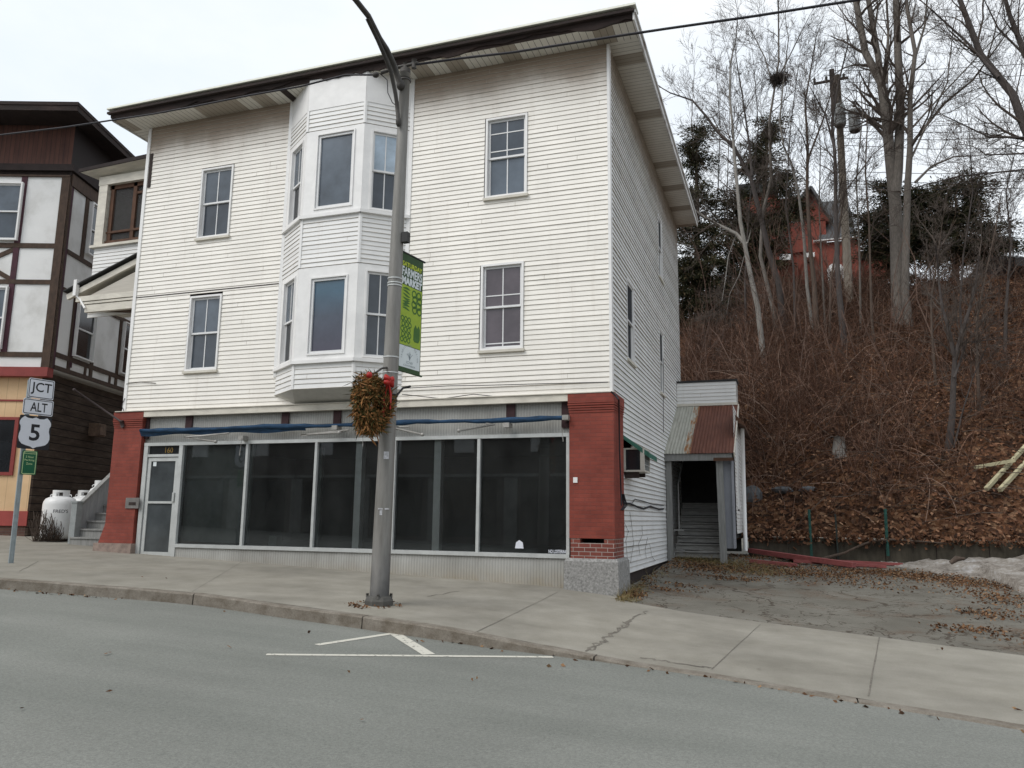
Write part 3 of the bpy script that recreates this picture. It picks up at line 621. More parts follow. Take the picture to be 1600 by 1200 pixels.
mb.box(d0, d0+s_, YF-.02, YF+.03, dz0, dz1); mb.box(d1-s_, d1, YF-.02, YF+.03, dz0, dz1); mb.box(d0+s_, d1-s_, YF-.02, YF+.03, dz1-s_, dz1); mb.box(d0+s_, d1-s_, YF-.02, YF+.03, dz0, dz0+.13); mb.box(d0+s_, d1-s_, YF-.03, YF+.03, zm-.025, zm+.025)
door = obj('door', mb, M_ALU, B)
for z0, z1 in ((dz0+.13, zm-.025), (zm+.025, dz1-s_)): mb = MB(); mb.box(d0+s_, d1-s_, YF+.0, YF+.012, z0, z1); obj('door_pane', mb, M_DOORG, door)
mb = MB(); mb.box(d1-.07, d1-.02, YF-.06, YF-.02, zm+.02, zm+.22); obj('handle', mb, M_ALU, door)
mb = MB()
for px, py, w_, h_ in ((242, 725, .09, .10), (279, 725, .05, .07)): p = onY(px, py, YF-.002); mb.box(p[0]-w_/2, p[0]+w_/2, YF-.004, YF-.001, p[2]-h_/2, p[2]+h_/2)
obj('sticker', mb, M_BWHITE, door)
mb = MB(); p = onY(811, 851, YF); mb.prism([(p[0]-.085, YF+.012, p[2]-.07), (p[0]+.085, YF+.012, p[2]-.07), (p[0]+.07, YF+.012, p[2]+.04), (p[0], YF+.012, p[2]+.085), (p[0]-.065, YF+.012, p[2]+.04)], V(0, .003, 0)); st = obj('sticker', mb, M_SIGNW, sfm)
mb = MB(); text(mb, 'NO LOITERING', V(onY(873, 862.5, YF)[0]-.02, YF+.008, -.615), EX, EZ, width=.36, height=.065, bold=.02); obj('window_lettering', mb, M_SIGNW, sfm)
# interior
mb = MB(); mb.box(-14.0, -3.2, YF+.35, 20.5, -.80, -.74); mb.box(-14.0, -3.2, 20.5, 20.6, -.8, 1.75); mb.box(-14.1, -14.0, YF+.1, 20.5, -.8, 1.75); mb.box(-3.3, -3.2, YF+.1, 20.5, -.8, 1.75); mb.box(-14.0, -3.2, YF+.08, 20.5, 1.66, 1.72); mb.box(-14.0, -3.3, YF+.08, YF+.35, -.80, -.70)
it = obj('interior', mb, M_INT, B)
mb = MB(); mb.box(-12.95, -11.16, YF+.22, YF+.26, -.62, 1.6); obj('display_backdrop', mb, M_INTG, it)
mb = MB()
for x in (-8.42, -6.62): mb.box(x-.075, x+.075, YF+.09, YF+.24, -.70, 1.56)
split_obj('interior_column', mb, M_INTC, it)
mb = MB(); mb.box(-10.75, -10.55, YF+.4, YF+.6, -.7, -.45); mb.box(-9.9, -9.82, YF+.9, YF+.98, -.7, 1.5); split_obj('interior_post', mb, M_INTG, it)
# awning roll
mb = MB(); xs = np.linspace(-14.02, -3.86, 40); mb.tube([V(x, YF-.17+.01*sin(3*x), 1.87+.012*sin(1.7*x+1)+.006*sin(7*x)) for x in xs], [.046+.012*sin(2.3*x)+.006*sin(11*x) for x in xs], 10)
xs2 = np.linspace(-14.02, -9.6, 24)
for i in range(23): mb.quad((xs2[i], YF-.13, 1.76-.02*sin(4*xs2[i])), (xs2[i+1], YF-.13, 1.76-.02*sin(4*xs2[i+1])), (xs2[i+1], YF-.18, 1.86), (xs2[i], YF-.18, 1.86))
aw = obj('rolled_awning', mb, M_BLUE, B)
mb = MB()
for a, b, c_ in (((358, 677), (288, 683), (337, 690)), ((640, 667), (612, 668), (660, 679)), ((760, 662), (773, 663), (717, 673)), ((545, 672), (470, 680), (530, 676))):
    A_, B_, C_ = onY(*a, 14.28), onY(*b, 14.2), onY(*c_, 14.05); mb.tube([A_, B_, C_], .022, 6); mb.sphere(C_, .038, .038, .038, 8, 6)
for px, py in ((378, 684), (792, 664), (884, 652), (524, 668)): p = onY(px, py, 14.3); mb.box(p[0]-.06, p[0]+.06, 14.25, 14.45, p[2]-.05, p[2]+.04)
for a, b in (((378, 684), (374, 712)), ((567, 682), (567, 698)), ((878, 668), (880, 690))): mb.tube([onY(*a, 14.25), onY(*b, 14.25)], .006, 4)
split_obj('awning_arm', mb, simple('dull_arm_metal', (.32, .31, .29), .5, .2, 9, metal=.3), aw)
# piers
def pier(x0, x1, y0, y1, zb, zt, flare, plinth):
    mb = MB(); mb.box(x0, x1, y0, y1, zb, zt-.36); p_ = obj('brick_pier', mb, M_BRICK, B)
    mb = MB(); mb.box(x0-.025, x1+.025, y0-.03, y1, zt-.18, zt)
    for i in range(4): z = zt-.36+i*.045; mb.box(x0-.006-.006*i, x1+.006+.006*i, y0-.012-.01*i, y1, z, z+.032)
    mb.box(x0, x1, y0+.005, y1, zt-.36, zt-.18); obj('pier_cap', mb, M_BRICK, p_)
    return p_
pr = pier(-3.82, -2.97, 14.38, 15.3, -.36, 2.33, 0, True)
mb = MB(); mb.box(-3.80, -2.985, 14.395, 15.29, -.72, -.445); mb.box(-3.80, -3.62, 14.395, 15.29, -.445, -.361); mb.box(-3.17, -2.985, 14.395, 15.29, -.445, -.361); obj('exposed_brick', mb, M_BRICKW, pr)
mb = MB(); mb.prism([(-3.92, 14.27, -1.75), (-2.87, 14.27, -1.75), (-2.90, 14.29, -.77), (-3.89, 14.29, -.77)], V(0, 1.1, 0)); mb.prism([(-3.89, 14.29, -.77), (-2.90, 14.29, -.77), (-2.93, 14.33, -.72), (-3.86, 14.33, -.72)], V(0, 1.05, 0)); obj('stone_plinth', mb, M_STONE, pr)
mb = MB(); p = onY(899, 750, 14.37); mb.box(p[0]-.04, p[0]+.04, 14.36, 14.379, p[2]-.05, p[2]+.05); obj('bell_plate', mb, M_WHITE, pr)
pl = pier(-14.86, -14.03, 14.40, 15.2, -.25, 2.33, 0, True)
mb = MB(); mb.add([(-14.86, 14.40, -.25), (-14.03, 14.40, -.25), (-13.98, 14.36, -.86), (-15.02, 14.34, -.86), (-14.86, 15.2, -.25), (-14.03, 15.2, -.25), (-13.98, 15.2, -.86), (-15.02, 15.2, -.86)], [(3, 2, 1, 0), (0, 4, 7, 3), (1, 2, 6, 5)]); obj('flared_base', mb, M_BRICK, pl)
mb = MB(); mb.box(-15.06, -13.97, 14.31, 15.2, -1.3, -.70 if False else -.68); obj('stone_plinth', mb, simple('painted_plinth', (.26, .20, .17), .95, .35, 6, bump=.6), pl)
mb = MB(); p = onY(207, 786, 14.39); mb.box(p[0]-.19, p[0]+.19, 14.375, 14.399, p[2]-.12, p[2]+.12); ms_ = obj('letter_plate', mb, simple('dull_metal_plate', (.19, .18, .17), .5, .2, metal=.3), pl)
mb = MB(); mb.box(p[0]-.09, p[0]+.11, 14.37, 14.374, p[2]-.05, p[2]+.02); obj('letter_slot', mb, M_DARKGAP, ms_)
mb = MB(); A_ = V(onY(193, 657, 14.38)[0], 14.38, 2.07); B_ = onY(116, 609, 13.6); mb.tube([A_, B_], .022, 8); mb.sphere(B_, .035, .035, .035, 8, 6); mb.tube([A_+V(0, .0, -.09), A_+V(0, -.06, .05)], .045, 8); obj('flag_pole', mb, simple('dark_flag_pole', (.05, .035, .035), .6, .2), pl)
# cables along the front and side, awning over the side window
mb = MB()
def wire(pts, r=.008, n=4): mb.tube(pts, r, n)
wire([onY(px, py, 14.44) for px, py in ((628, 607), (700, 603), (760, 602), (830, 600), (950, 597))]); wire([onY(px, py, 14.44) for px, py in ((628, 616), (690, 623), (740, 616), (800, 622), (880, 617), (948, 612))]); wire([onY(px, py, 14.46) for px, py in ((194, 644), (190, 634), (195, 622))])
wire([onY(px, py, 14.3) for px, py in ((955, 612), (962, 618), (966, 624))], .018)
wire([onX(967, 624, -2.92), onX(968, 700, -2.92), onX(970, 760, -2.92), onX(971, 790, -2.92)], .014)
wire([onX(px, py, -2.98) for px, py in ((972, 786), (985, 787), (996, 792), (1006, 795), (1016, 791), (1030, 796), (1037, 795))], .02); wire([onX(px, py, -2.98) for px, py in ((988, 786), (992, 780), (1005, 783), (1020, 788), (1037, 790))], .01)
for k_ in range(5): wire([onX(971+k_, 772, -2.96), onX(974+k_*1.5, 790, -2.94), onX(970+k_, 797, -2.96)], .008)
for k_ in range(1, 3): wire([onX(1036.5+k_*0, 560, -3.0), onX(1036.5, 676, -3.0)], .007)
split_obj('wall_cable', mb, M_CABLE, B)
mb = MB()
for pts in (((985, 880), (990, 850), (987, 820), (984, 800)), ((973, 855), (995, 852), (1015, 850), (1019, 870), (1024, 876)), ((1000, 870), (998, 850), (1004, 835), (1003, 822)), ((980, 870), (978, 845), (982, 830), (975, 815)), ((1010, 872), (1008, 858), (1012, 840))):
    wire([onX(px, py, -2.995) for px, py in pts], .004, 3)
obj('clinging_vine', mb, M_VINE, B)
mb = MB(); a_, b_ = 15.42, 17.1
mb.add([(XR+.02, 15.40, 1.64), (XR+.02, 16.55, 1.60), (XR+.52, 16.5, 1.27), (XR+.5, 15.62, 1.30)], [(3, 2, 1, 0)]); mb.add([(XR+.50, 15.60, 1.305), (XR+.52, 16.52, 1.275), (XR+.525, 16.52, 1.17), (XR+.505, 15.60, 1.20), (XR+.02, 15.39, 1.65), (XR+.02, 15.38, 1.57)], [(0, 1, 2, 3), (0, 3, 5, 4)]); obj('side_awning', mb, simple('green_awning', (.03, .12, .085), .7, .4, 6), B)
t = thing('air_conditioner', 'boxy cream window unit jutting from the siding under a small green awning', 'air conditioner', (XR+.2, 15.9, .9))
mb = MB(); mb.box(XR+.01, XR+.42, 15.55, 16.25, .92, .955); mb.box(XR+.01, XR+.42, 15.55, 16.25, 1.36, 1.39); mb.box(XR+.34, XR+.42, 15.55, 15.61, .955, 1.36); mb.box(XR+.36, XR+.42, 16.19, 16.25, .955, 1.36); mb.box(XR+.02, XR+.30, 15.62, 16.18, .955, 1.36); mb.box(XR+.01, XR+.05, 15.55, 15.61, .955, 1.36); obj('casing', mb, simple('cream_casing', (.55, .53, .47), .5, .12), t)
mb = MB(); mb.box(XR+.05, XR+.36, 15.575, 15.595, .955, 1.36); obj('side_louvre', mb, M_PANED, t)
mb = MB(); mb.box(XR+.385, XR+.40, 15.61, 16.19, .955, 1.36); gr_ = obj('rear_grille', mb, M_PANED, t)
mb = MB(); [mb.box(XR+.402, XR+.412, y-.008, y+.008, .955, 1.36) for y in np.linspace(15.66, 16.14, 5)]; [mb.box(XR+.413, XR+.42, 15.61, 16.19, z-.008, z+.008) for z in (1.06, 1.16, 1.26)]; obj('grille_bar', mb, M_ALU, gr_)
mb = MB(); mb.box(XR+.01, XR+.30, 15.6, 15.66, .80, .915); mb.box(XR+.01, XR+.34, 16.1, 16.15, .84, .915); obj('support_bracket', mb, M_DARKGAP, t)

# ================================================================== SIDE PORCH WITH RUSTED ROOF
t = thing('side_porch', 'small grey entrance porch with stairs under a half rusted tin roof', 'porch', (-2.15, 22, -.95))
pw = MB(); siding(pw, V(0, 24.1, 0), EX, -EY, XR+.02, -1.27, 3.44, 4.1); siding(pw, V(-1.27, 0, 0), EY, EX, 21.95, 27.5, -.35, 3.1, [(22.6, 23.4, .3, 2.3)]); siding(pw, V(-1.27, 0, 0), EY, EX, 24.1, 24.7, 3.1, 4.1)
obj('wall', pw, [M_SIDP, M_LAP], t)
mb = MB(); mb.box(XR+.02, -1.23, 24.06, 24.75, 4.1, 4.16); obj('flat_roof', mb, M_ROOFD, t)
mb = MB(); u_ = V(0, 3.0, 1.68); L = np.linalg.norm(u_); u_ /= L; nn = np.cross(EX, u_)
O_ = V(0, 21.16, 1.74); xs = np.linspace(XR+.0, -1.22, 90)
vs = [O_+EX*x+u_*s_+nn*(.012*sin(2*pi*x/.085)) for x in xs for s_ in (-.05, L*.5, L)]
mb.add(vs, [(i*3+j, (i+1)*3+j, (i+1)*3+j+1, i*3+j+1) for i in range(89) for j in range(2)], True); mb.add([O_+EX*x+u_*s_-nn*.03 for x, s_ in ((XR, 0), (-1.25, 0), (-1.25, L), (XR, L))], [(0, 1, 2, 3)]); obj('tin_roof', mb, M_TIN, t)
mb = MB(); mb.bar(O_+EX*-1.225+V(0, .0, -.07), O_+EX*-1.225+u_*L+V(0, 0, -.07), .03, .13); mb.box(XR-.02, -1.245, 24.06, 24.1, 3.38, 3.46); obj('rake_board', mb, M_OFFW, t)
mb = MB(); mb.box(XR+.0, -1.28, 21.18, 21.24, 1.53, 1.71); mb.cur = 1; mb.box(-1.75, -1.245, 21.165, 21.18, 1.515, 1.60); obj('fascia', mb, [M_GREYW, M_BROWNW], t)
mb = MB(); mb.box(XR+.03, XR+.17, 21.3, 21.45, -1.2, 1.53); obj('post', mb, M_GREYW, t)
mb = MB(); A_ = onY(1124, 721, 21.4); B_ = onY(1131, 868, 21.4); mb.bar((A_[0], 21.4, 1.6), (B_[0], 21.35, -1.1), .17, .15, up=EY); obj('post', mb, M_GREYW, t)
mb = MB(); mb.box(-1.33, -1.29, 21.42, 21.94, -.72, 1.62); mb.box(-1.66, -1.33, 21.5, 21.53, -.72, 1.62); obj('side_panel', mb, M_PANELG, t)
mb = MB(); mb.box(XR+.02, -1.3, 24.5, 24.55, -.9, 3.4); mb.box(-1.40, -1.36, 22.0, 24.5, -.5, 1.9); mb.quad((XR+.05, 21.3, 1.72), (-1.35, 21.3, 1.72), (-1.35, 24.4, 3.2), (XR+.05, 24.4, 3.2)); mb.box(-2.2, -1.5, 24.46, 24.5, .35, 2.3); obj('inner_wall', mb, simple('dark_inner_wall', (.05, .05, .048), .9, .2), t)
for i in range(8):
    mb = MB(); y = 21.62+i*.27; z = -1.0+(i+1)*.185; mb.box(XR+.17, -1.62, y-.02, y+.27, z-.035, z); mb.box(XR+.17, -1.62, y+.03, y+.05, z-.165, z-.045); obj('step', mb, M_STEP, t)
mb = MB(); p = V(-2.72, 21.55, 0); mb.tube([p+EZ*-.25, p+EZ*.95], .02, 6); mb.tube([p+EZ*.95, p+V(0, 1.9, 2.1)], .02, 6); mb.box(-2.85, -2.6, 21.5, 21.6, -.3, -.25); obj('handrail', mb, M_GREYW, t)
window(t, V(-1.265, 22.6, .3), EY, EX, .8, 2.0, 'dark', 'dark', (0, 0), sill=False)
mb = MB(); mb.tube([V(-1.13, 24.0, 2.65), V(-1.14, 23.9, 1.2), V(-1.15, 23.7, -.85)], .055, 8); obj('downspout', mb, M_WHITE, t)
mb = MB(); mb.prism([(-1.26, 23.0, 2.95), (-1.02, 23.0, 2.68), (-1.02, 23.0, 2.62), (-1.26, 23.0, 2.75)], V(0, 4.5, 0)); obj('side_eave', mb, M_BROWNW, t)

# ================================================================== LEFT SIDE: STAIRS, PORTICO, SCREENED PORCH
t = thing('wooden_stairs', 'worn wooden stairs with a grey boarded rail climbing beside the red pier', 'stairs', (-16, 15.6, -.85))
X0 = -16.9; ang = V(0, 1.15, 1.03)
for i in range(9):
    mb = MB(); y = 15.3+i*.24; z = -.80+(i+1)*.2; mb.box(X0+.03, -14.9, y-.03, y+.27, z-.04, z); mb.box(X0+.03, -14.9, y, y+.02, z-.2, z-.04); obj('step', mb, M_GREYW, t)
mb = MB(); mb.add([(X0, 15.5, -.72), (X0, 15.5, .12), (X0, 17.6, 2.0), (X0, 17.6, 1.15)], [(0, 1, 2, 3)]); mb.prism([(X0-.02, 15.5, -.74), (X0-.02, 15.5, .12), (X0-.02, 17.6, 2.0), (X0-.02, 17.6, 1.15)], V(.04, 0, 0)); ra = obj('rail_panel', mb, M_GREYP, t)
mb = MB(); mb.bar((X0, 15.45, .13), (X0, 17.6, 2.06), .14, .05); mb.bar((X0+.03, 15.5, -.72), (X0+.03, 17.6, 1.17), .05, .12); obj('rail_cap', mb, M_GREYW, ra)
mb = MB(); mb.box(X0-.09, X0+.09, 15.36, 15.53, -1.0, .24); mb.box(X0-.11, X0+.11, 15.34, 15.55, .24, .28); obj('newel_post', mb, simple('pale_grey_post', (.26, .28, .28), .7, .15), t)

t = thing('stair_canopy', 'white lean-to canopy with siding triangle over the wooden stairs', 'canopy', (-17, 15.6, 5.3))
A_, B_ = onY(106, 465, 15.5), onY(217, 407.5, 15.5); mb = MB(); B2 = B_+(B_-A_)*.45; A_ = A_+V(0, 0, 0)
mb.bar(A_, B2, .08, .15, up=EZ); mb.bar(A_+V(.1, .6, .04), B2+V(0, .6, .04), 1.1, .05); ro_ = obj('sloped_roof', mb, M_OFFW, t)
mb = MB(); mb.bar(A_+V(-.05, .55, .15), B2+V(0, .55, .15), 1.35, .03); obj('shingles', mb, M_ROOFD, ro_)
mb = MB(); mb.box(-17.65, -14.75, 15.42, 15.55, 5.52, 5.66); mb.box(-17.5, -14.75, 15.44, 16.9, 5.44, 5.50); obj('cornice', mb, M_OFFW, t)
mb = MB(); mb.box(-17.35, -14.75, 15.46, 15.58, 5.22, 5.42); obj('beam', mb, M_OFFW, t)
mb = MB(); mb.prism([(-17.4, 15.53, 5.66), (-14.75, 15.53, 5.66), (-14.75, 15.53, 6.6)], V(0, .03, 0)); obj('gable_siding', mb, simple('tan_siding', (.45, .42, .37), .7, .15, 4, stretch=(.3, 1, 12)), t)  # triangle in tan siding with thin level streaks
mb = MB(); mb.bar((-15.6, 15.6, 5.25), (-14.8, 15.7, 4.5), .1, .1); mb.bar((-17.0, 15.62, 5.3), (-15.4, 15.66, 5.15), .12, .08); obj('brace', mb, M_TIMB, t)
mb = MB(); g_ = onY(119, 450, 15.4); mb.box(g_[0]-.05, g_[0]+.05, 15.35, 15.45, g_[2]-.22, g_[2]+.22); p_ = onY(125, 468, 15.42); mb.tube([g_+V(0, 0, -.2), p_, p_+V(.2, 0, -.25)], .03, 5); obj('antenna_box', mb, M_WHITE, t)

t = thing('screened_porch', 'upstairs screened porch with open brown wood frame and white siding below', 'porch', (-17, 16.6, 5.6))
L0, R0 = -18.05, -14.72; Yp = 16.2
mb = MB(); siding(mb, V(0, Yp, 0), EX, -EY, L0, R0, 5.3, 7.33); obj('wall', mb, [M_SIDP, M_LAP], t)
mb = MB(); mb.box(L0, L0+.3, Yp-.05, Yp+.25, 7.34, 9.15); obj('corner_post', mb, M_OFFW, t)
mb = MB(); mb.box(L0-.1, R0, Yp-.10, Yp+.1, 7.30, 7.37); mb.box(L0-.02, R0, Yp-.06, Yp+.1, 9.15, 9.40); split_obj('trim', mb, M_OFFW, t)
mb = MB(); z1 = 9.15
for x in (L0+.34, L0+1.15, L0+2.1): mb.box(x, x+.12, Yp+.05, Yp+.14, 7.37, z1)
mb.box(L0+.3, R0, Yp+.03, Yp+.14, 7.39, 7.50); mb.box(L0+.3, R0, Yp+.04, Yp+.13, 7.72, 7.78); mb.box(L0+.3, R0, Yp+.05, Yp+.13, 9.03, 9.15); mb.box(L0+1.25, R0, Yp+.06, Yp+.12, 8.80, 8.87); obj('wood_frame', mb, M_BROWNW, t)
mb = MB(); mb.quad((L0+.3, Yp+.1, 7.4), (R0, Yp+.1, 7.4), (R0, Yp+.1, 9.1), (L0+.3, Yp+.1, 9.1)); obj('screen', mb, M_SCREEN, t)
mb = MB(); mb.box(L0+.3, R0, Yp+1.6, Yp+1.65, 7.2, 9.2); mb.box(L0, L0+.04, Yp+.25, Yp+1.6, 7.2, 9.2); obj('inner_wall', mb, simple('dim_inner_wall', (.22, .21, .20), .9, .15), t)
mb = MB(); mb.add([(L0-.5, Yp-.35, 9.50), (R0, Yp-.35, 9.64), (R0, Yp+1.9, 9.95), (L0-.5, Yp+1.9, 9.8), (L0-.5, Yp-.35, 9.60), (R0, Yp-.35, 9.76), (R0, Yp+1.9, 10.05), (L0-.5, Yp+1.9, 9.9)], [(0, 1, 5, 4), (4, 5, 6, 7), (0, 4, 7, 3)]); rr = obj('roof', mb, M_ROOFE, t)
mb = MB(); mb.add([(L0-.46, Yp-.33, 9.497), (R0, Yp-.33, 9.635), (R0, Yp+.1, 9.41), (L0-.2, Yp+.1, 9.41)], [(3, 2, 1, 0)]); obj('soffit', mb, M_OFFW, rr)
print('building ok')

# ================================================================== HALF-TIMBERED NEIGHBOUR
E1 = V(cos(YAW), sin(YAW), 0); E2 = V(-sin(YAW), cos(YAW), 0); P0 = V(-19.72, 16.45, 0)
t = thing('half_timbered_building', 'half-timbered white stucco building over a yellow shop front with dark shingled side', 'building', (-19.72, 16.45, -.7))
def Fp(x, y, off=-.15): q = onPl(x, y, P0+E2*off, E2)-P0; return np.dot(q, E1), q[2]
def Sp(x, y, off=.3): q = onPl(x, y, P0+E1*off, E1)-P0; return np.dot(q, E2), q[2]
LW = -9.0; FO = -.15; SO = .02; DP = 12.0
TS = .24                                               # jettied side overhang
mb = MB(); mb.obox(P0, E1, E2, LW, TS, FO, DP, 4.02, 10.0); obj('upper_wall', mb, M_STUC, t)
mb = MB(); mb.obox(P0, E1, E2, LW, .0, .0, .12, -.05, 3.75); obj('shop_front', mb, M_YEL, t)
mb = MB(); mb.obox(P0, E1, E2, LW, -.02, -.0, .2, -1.2, -.38); obj('brick_base', mb, brick_mat('old_brick', (.14, .07, .05), (.10, .05, .04), (.12, .10, .08)), t)
mb = MB(); mb.obox(P0, E1, E2, LW, .01, -.05, -.001, -.38, .02); obj('base_board', mb, M_PINK, t)
mb = MB(); mb.obox(P0, E1, E2, LW, TS+.02, FO-.14, .0, 3.74, 4.0); mb.obox(P0, E1, E2, LW, .0, -.03, -.001, 3.06, 3.11); obj('red_band', mb, M_REDTR, t)
mb = MB(); mb.obox(P0, E1, E2, -.02, .05, -.02, DP, -1.2, 3.9); obj('shingled_side', mb, M_SHING, t)
mb = MB(); wx, wz0 = Fp(23, 743, 0); wx1, wz1 = Fp(29, 652, 0); wx = (wx+wx1)/2
for a0, a1, z0, z1 in ((wx-.10, wx, wz0, wz1), (-3.6, wx-.1, wz1-.08, wz1), (-3.6, wx-.1, wz0, wz0+.09), (-3.7, -3.6, wz0, wz1)): mb.obox(P0, E1, E2, a0, a1, -.05, .0, z0, z1)
f_ = obj('window', mb, M_REDTR, t); mb = MB(); mb.obox(P0, E1, E2, -3.6, wx-.1, -.02, -.005, wz0+.09, wz1-.08); obj('pane', mb, M_PANED, f_)
# timbers, front
tb = MB(); tr = MB()
def ft(a0, a1, z0, z1, mbx=tb, p=.035): mbx.obox(P0, E1, E2, a0, a1, FO-p, FO-.001, z0, z1)
zA, zB, zC, zD = Fp(0, 383)[1], Fp(0, 440)[1], Fp(0, 552)[1], Fp(0, 276)[1]
ft(TS-.24, TS+.0, 4.0, zD, p=.045)
a2 = Fp(43, 286)[0]; ft(a2-.16, a2+.0, zC, zD, tr, .034)
ft(LW, TS-.24, zA-.08, zA+.06, p=.038); ft(LW, TS-.24, zB-.07, zB+.06, p=.038); ft(LW, TS-.24, zC-.10, zC+.04, p=.038); ft(LW, TS, zD, zD+.18, p=.06)
for k_, (x0_, z0_, x1_, z1_) in enumerate(((a2-.1, zA-.1, a2-1.1, (zA+zB)/2-.05), (a2-.1, zB+.05, a2-1.1, (zA+zB)/2+.05))):
    A_ = P0+E1*x0_+E2*(FO-.015-k_*.002)+EZ*z0_; B_ = P0+E1*x1_+E2*(FO-.015-k_*.002)+EZ*z1_; tb.bar(A_, B_, .03, .13)
for x in (a2-1.5, a2-3.2, a2-4.6, a2-6): ft(x-.15, x, zC, zD, tr, .034)
# timbers, side
def st_(t0, t1, z0, z1, mbx=tb, p=.035): mbx.obox(P0, E2, E1, t0, t1, TS+.001, TS+p, z0, z1)
sA, sB, sC, sD = Sp(112, 395)[1], Sp(98, 450)[1], Sp(134, 575)[1], zD
st_(FO-.0, FO+.05, 4.0, zD, p=.045)
st_(FO+.05, FO+.17, 4.0, zD, tr, .03)
t1 = Sp(133, 350)[0]; T1 = [t1+.05, Sp(154, 500)[0]+.12, Sp(154, 500)[0]+1.75]
st_(t1, t1+.17, sA, zD); st_(t1, t1+.15, 4.2, sB, tr)
for z in (sA, sB): st_(FO+.17, DP, z-.07, z+.06, p=.038)
st_(FO+.17, DP, 4.36, 4.50, p=.038); st_(FO+.14, DP, 4.0, 4.12, p=.05); st_(FO, DP, zD-.25, zD+.12, p=.06)
ta = Sp(119, 500)[0]; tb0 = Sp(150, 500)[0]; st_(ta-.14, ta, 4.1, sB); st_(tb0, tb0+.16, 4.1, sB); tc0 = Sp(188, 560)[0]; st_(tc0-.14, tc0, 4.1, sB); st_(tc0+1.2, tc0+1.35, 4.1, zD); st_(t1+1.3, t1+1.45, sA, zD)
for tt in (ta-.1, tb0+.3, tc0-.1): st_(tt+.9, tt+1.0, 4.1, 4.4)
obj('timber_frame', tb, M_TIMB, t); obj('red_timber', tr, M_TIMR, t)
def fw(px0, px1, py0, py1, gl=('grey', 'mid')):
    x1_, z1_ = Fp(px1[0], py0); xb, z0_ = Fp(px1[1], py1); x1_ = (x1_+xb)/2; window(t, P0+E1*(x1_-1.05)+E2*FO+EZ*z0_, E1, -E2, 1.05, z1_-z0_, *gl, vbar=(0, 0), sill=False, out=.03, proud=.1)
fw(None, (40, 29), 287, 377); fw(None, (17.5, 3), 449, 546)
window(t, P0+E2*(t1+.22)+E1*TS+EZ*7.75, E2, E1, 1.0, 1.65, 'mid', 'dark', vbar=(0, 0), sill=False, proud=.1); window(t, P0+E2*(ta+.02)+E1*TS+EZ*4.55, E2, E1, tb0-ta-.04, 1.75, 'dark', 'dark', vbar=(0, 0), sill=False, cas=.03, proud=.1); window(t, P0+E2*(tc0+.03)+E1*TS+EZ*4.55, E2, E1, 1.0, 1.75, 'dark', 'dark', vbar=(0, 0), sill=False, cas=.03, proud=.1)
# frieze, eaves, roof
zE = Fp(0, 258)[1]; zF = Fp(0, 207)[1]
mb = MB(); mb.obox(P0, E1, E2, LW, TS-.05, FO+.02, DP, zE, zF+.35); obj('frieze', mb, M_BOARD, t)
mb = MB(); mb.obox(P0, E1, E2, LW, TS+.12, FO-.13, DP, zD+.16, zE); mb.obox(P0, E1, E2, LW, TS+.03, FO-.06, DP, zD+.05, zD+.16); obj('eave_moulding', mb, M_ROOFE, t)
OV = .95; q = onPl(122.6, 159, P0+E2*(FO-OV), E2)-P0; rx, rz = np.dot(q, E1), q[2]
mb = MB(); mb.obox(P0, E1, E2, LW, rx-.03, FO-OV+.03, DP, rz-.24, rz-.20); rf = obj('roof', mb, M_ROOFE, t)
mb = MB(); mb.obox(P0, E1, E2, LW, rx, FO-OV, DP+.3, rz-.10, rz); mb.obox(P0, E1, E2, LW, rx-.02, FO-OV+.02, FO-OV+.05, rz-.26, rz-.1); mb.obox(P0, E1, E2, rx-.05, rx-.02, FO-OV+.05, DP, rz-.26, rz-.1); obj('fascia', mb, M_FASCIA, rf)
mb = MB(); mb.obox(P0, E1, E2, LW, TS-.06, FO+.05, DP, zF+.30, rz-.24); obj('upper_frieze', mb, M_ROOFE, rf)
mb = MB(); tq, zq = Sp(144, 672, .05); mb.obox(P0, E2, E1, tq-.22, tq+.22, .051, .36, zq-.2, zq+.2); mb.obox(P0, E2, E1, tq-.18, tq+.18, .361, .40, zq-.16, zq+.16); obj('vent_box', mb, simple('rusty_vent', (.13, .085, .06), .8, .4, 7), t)

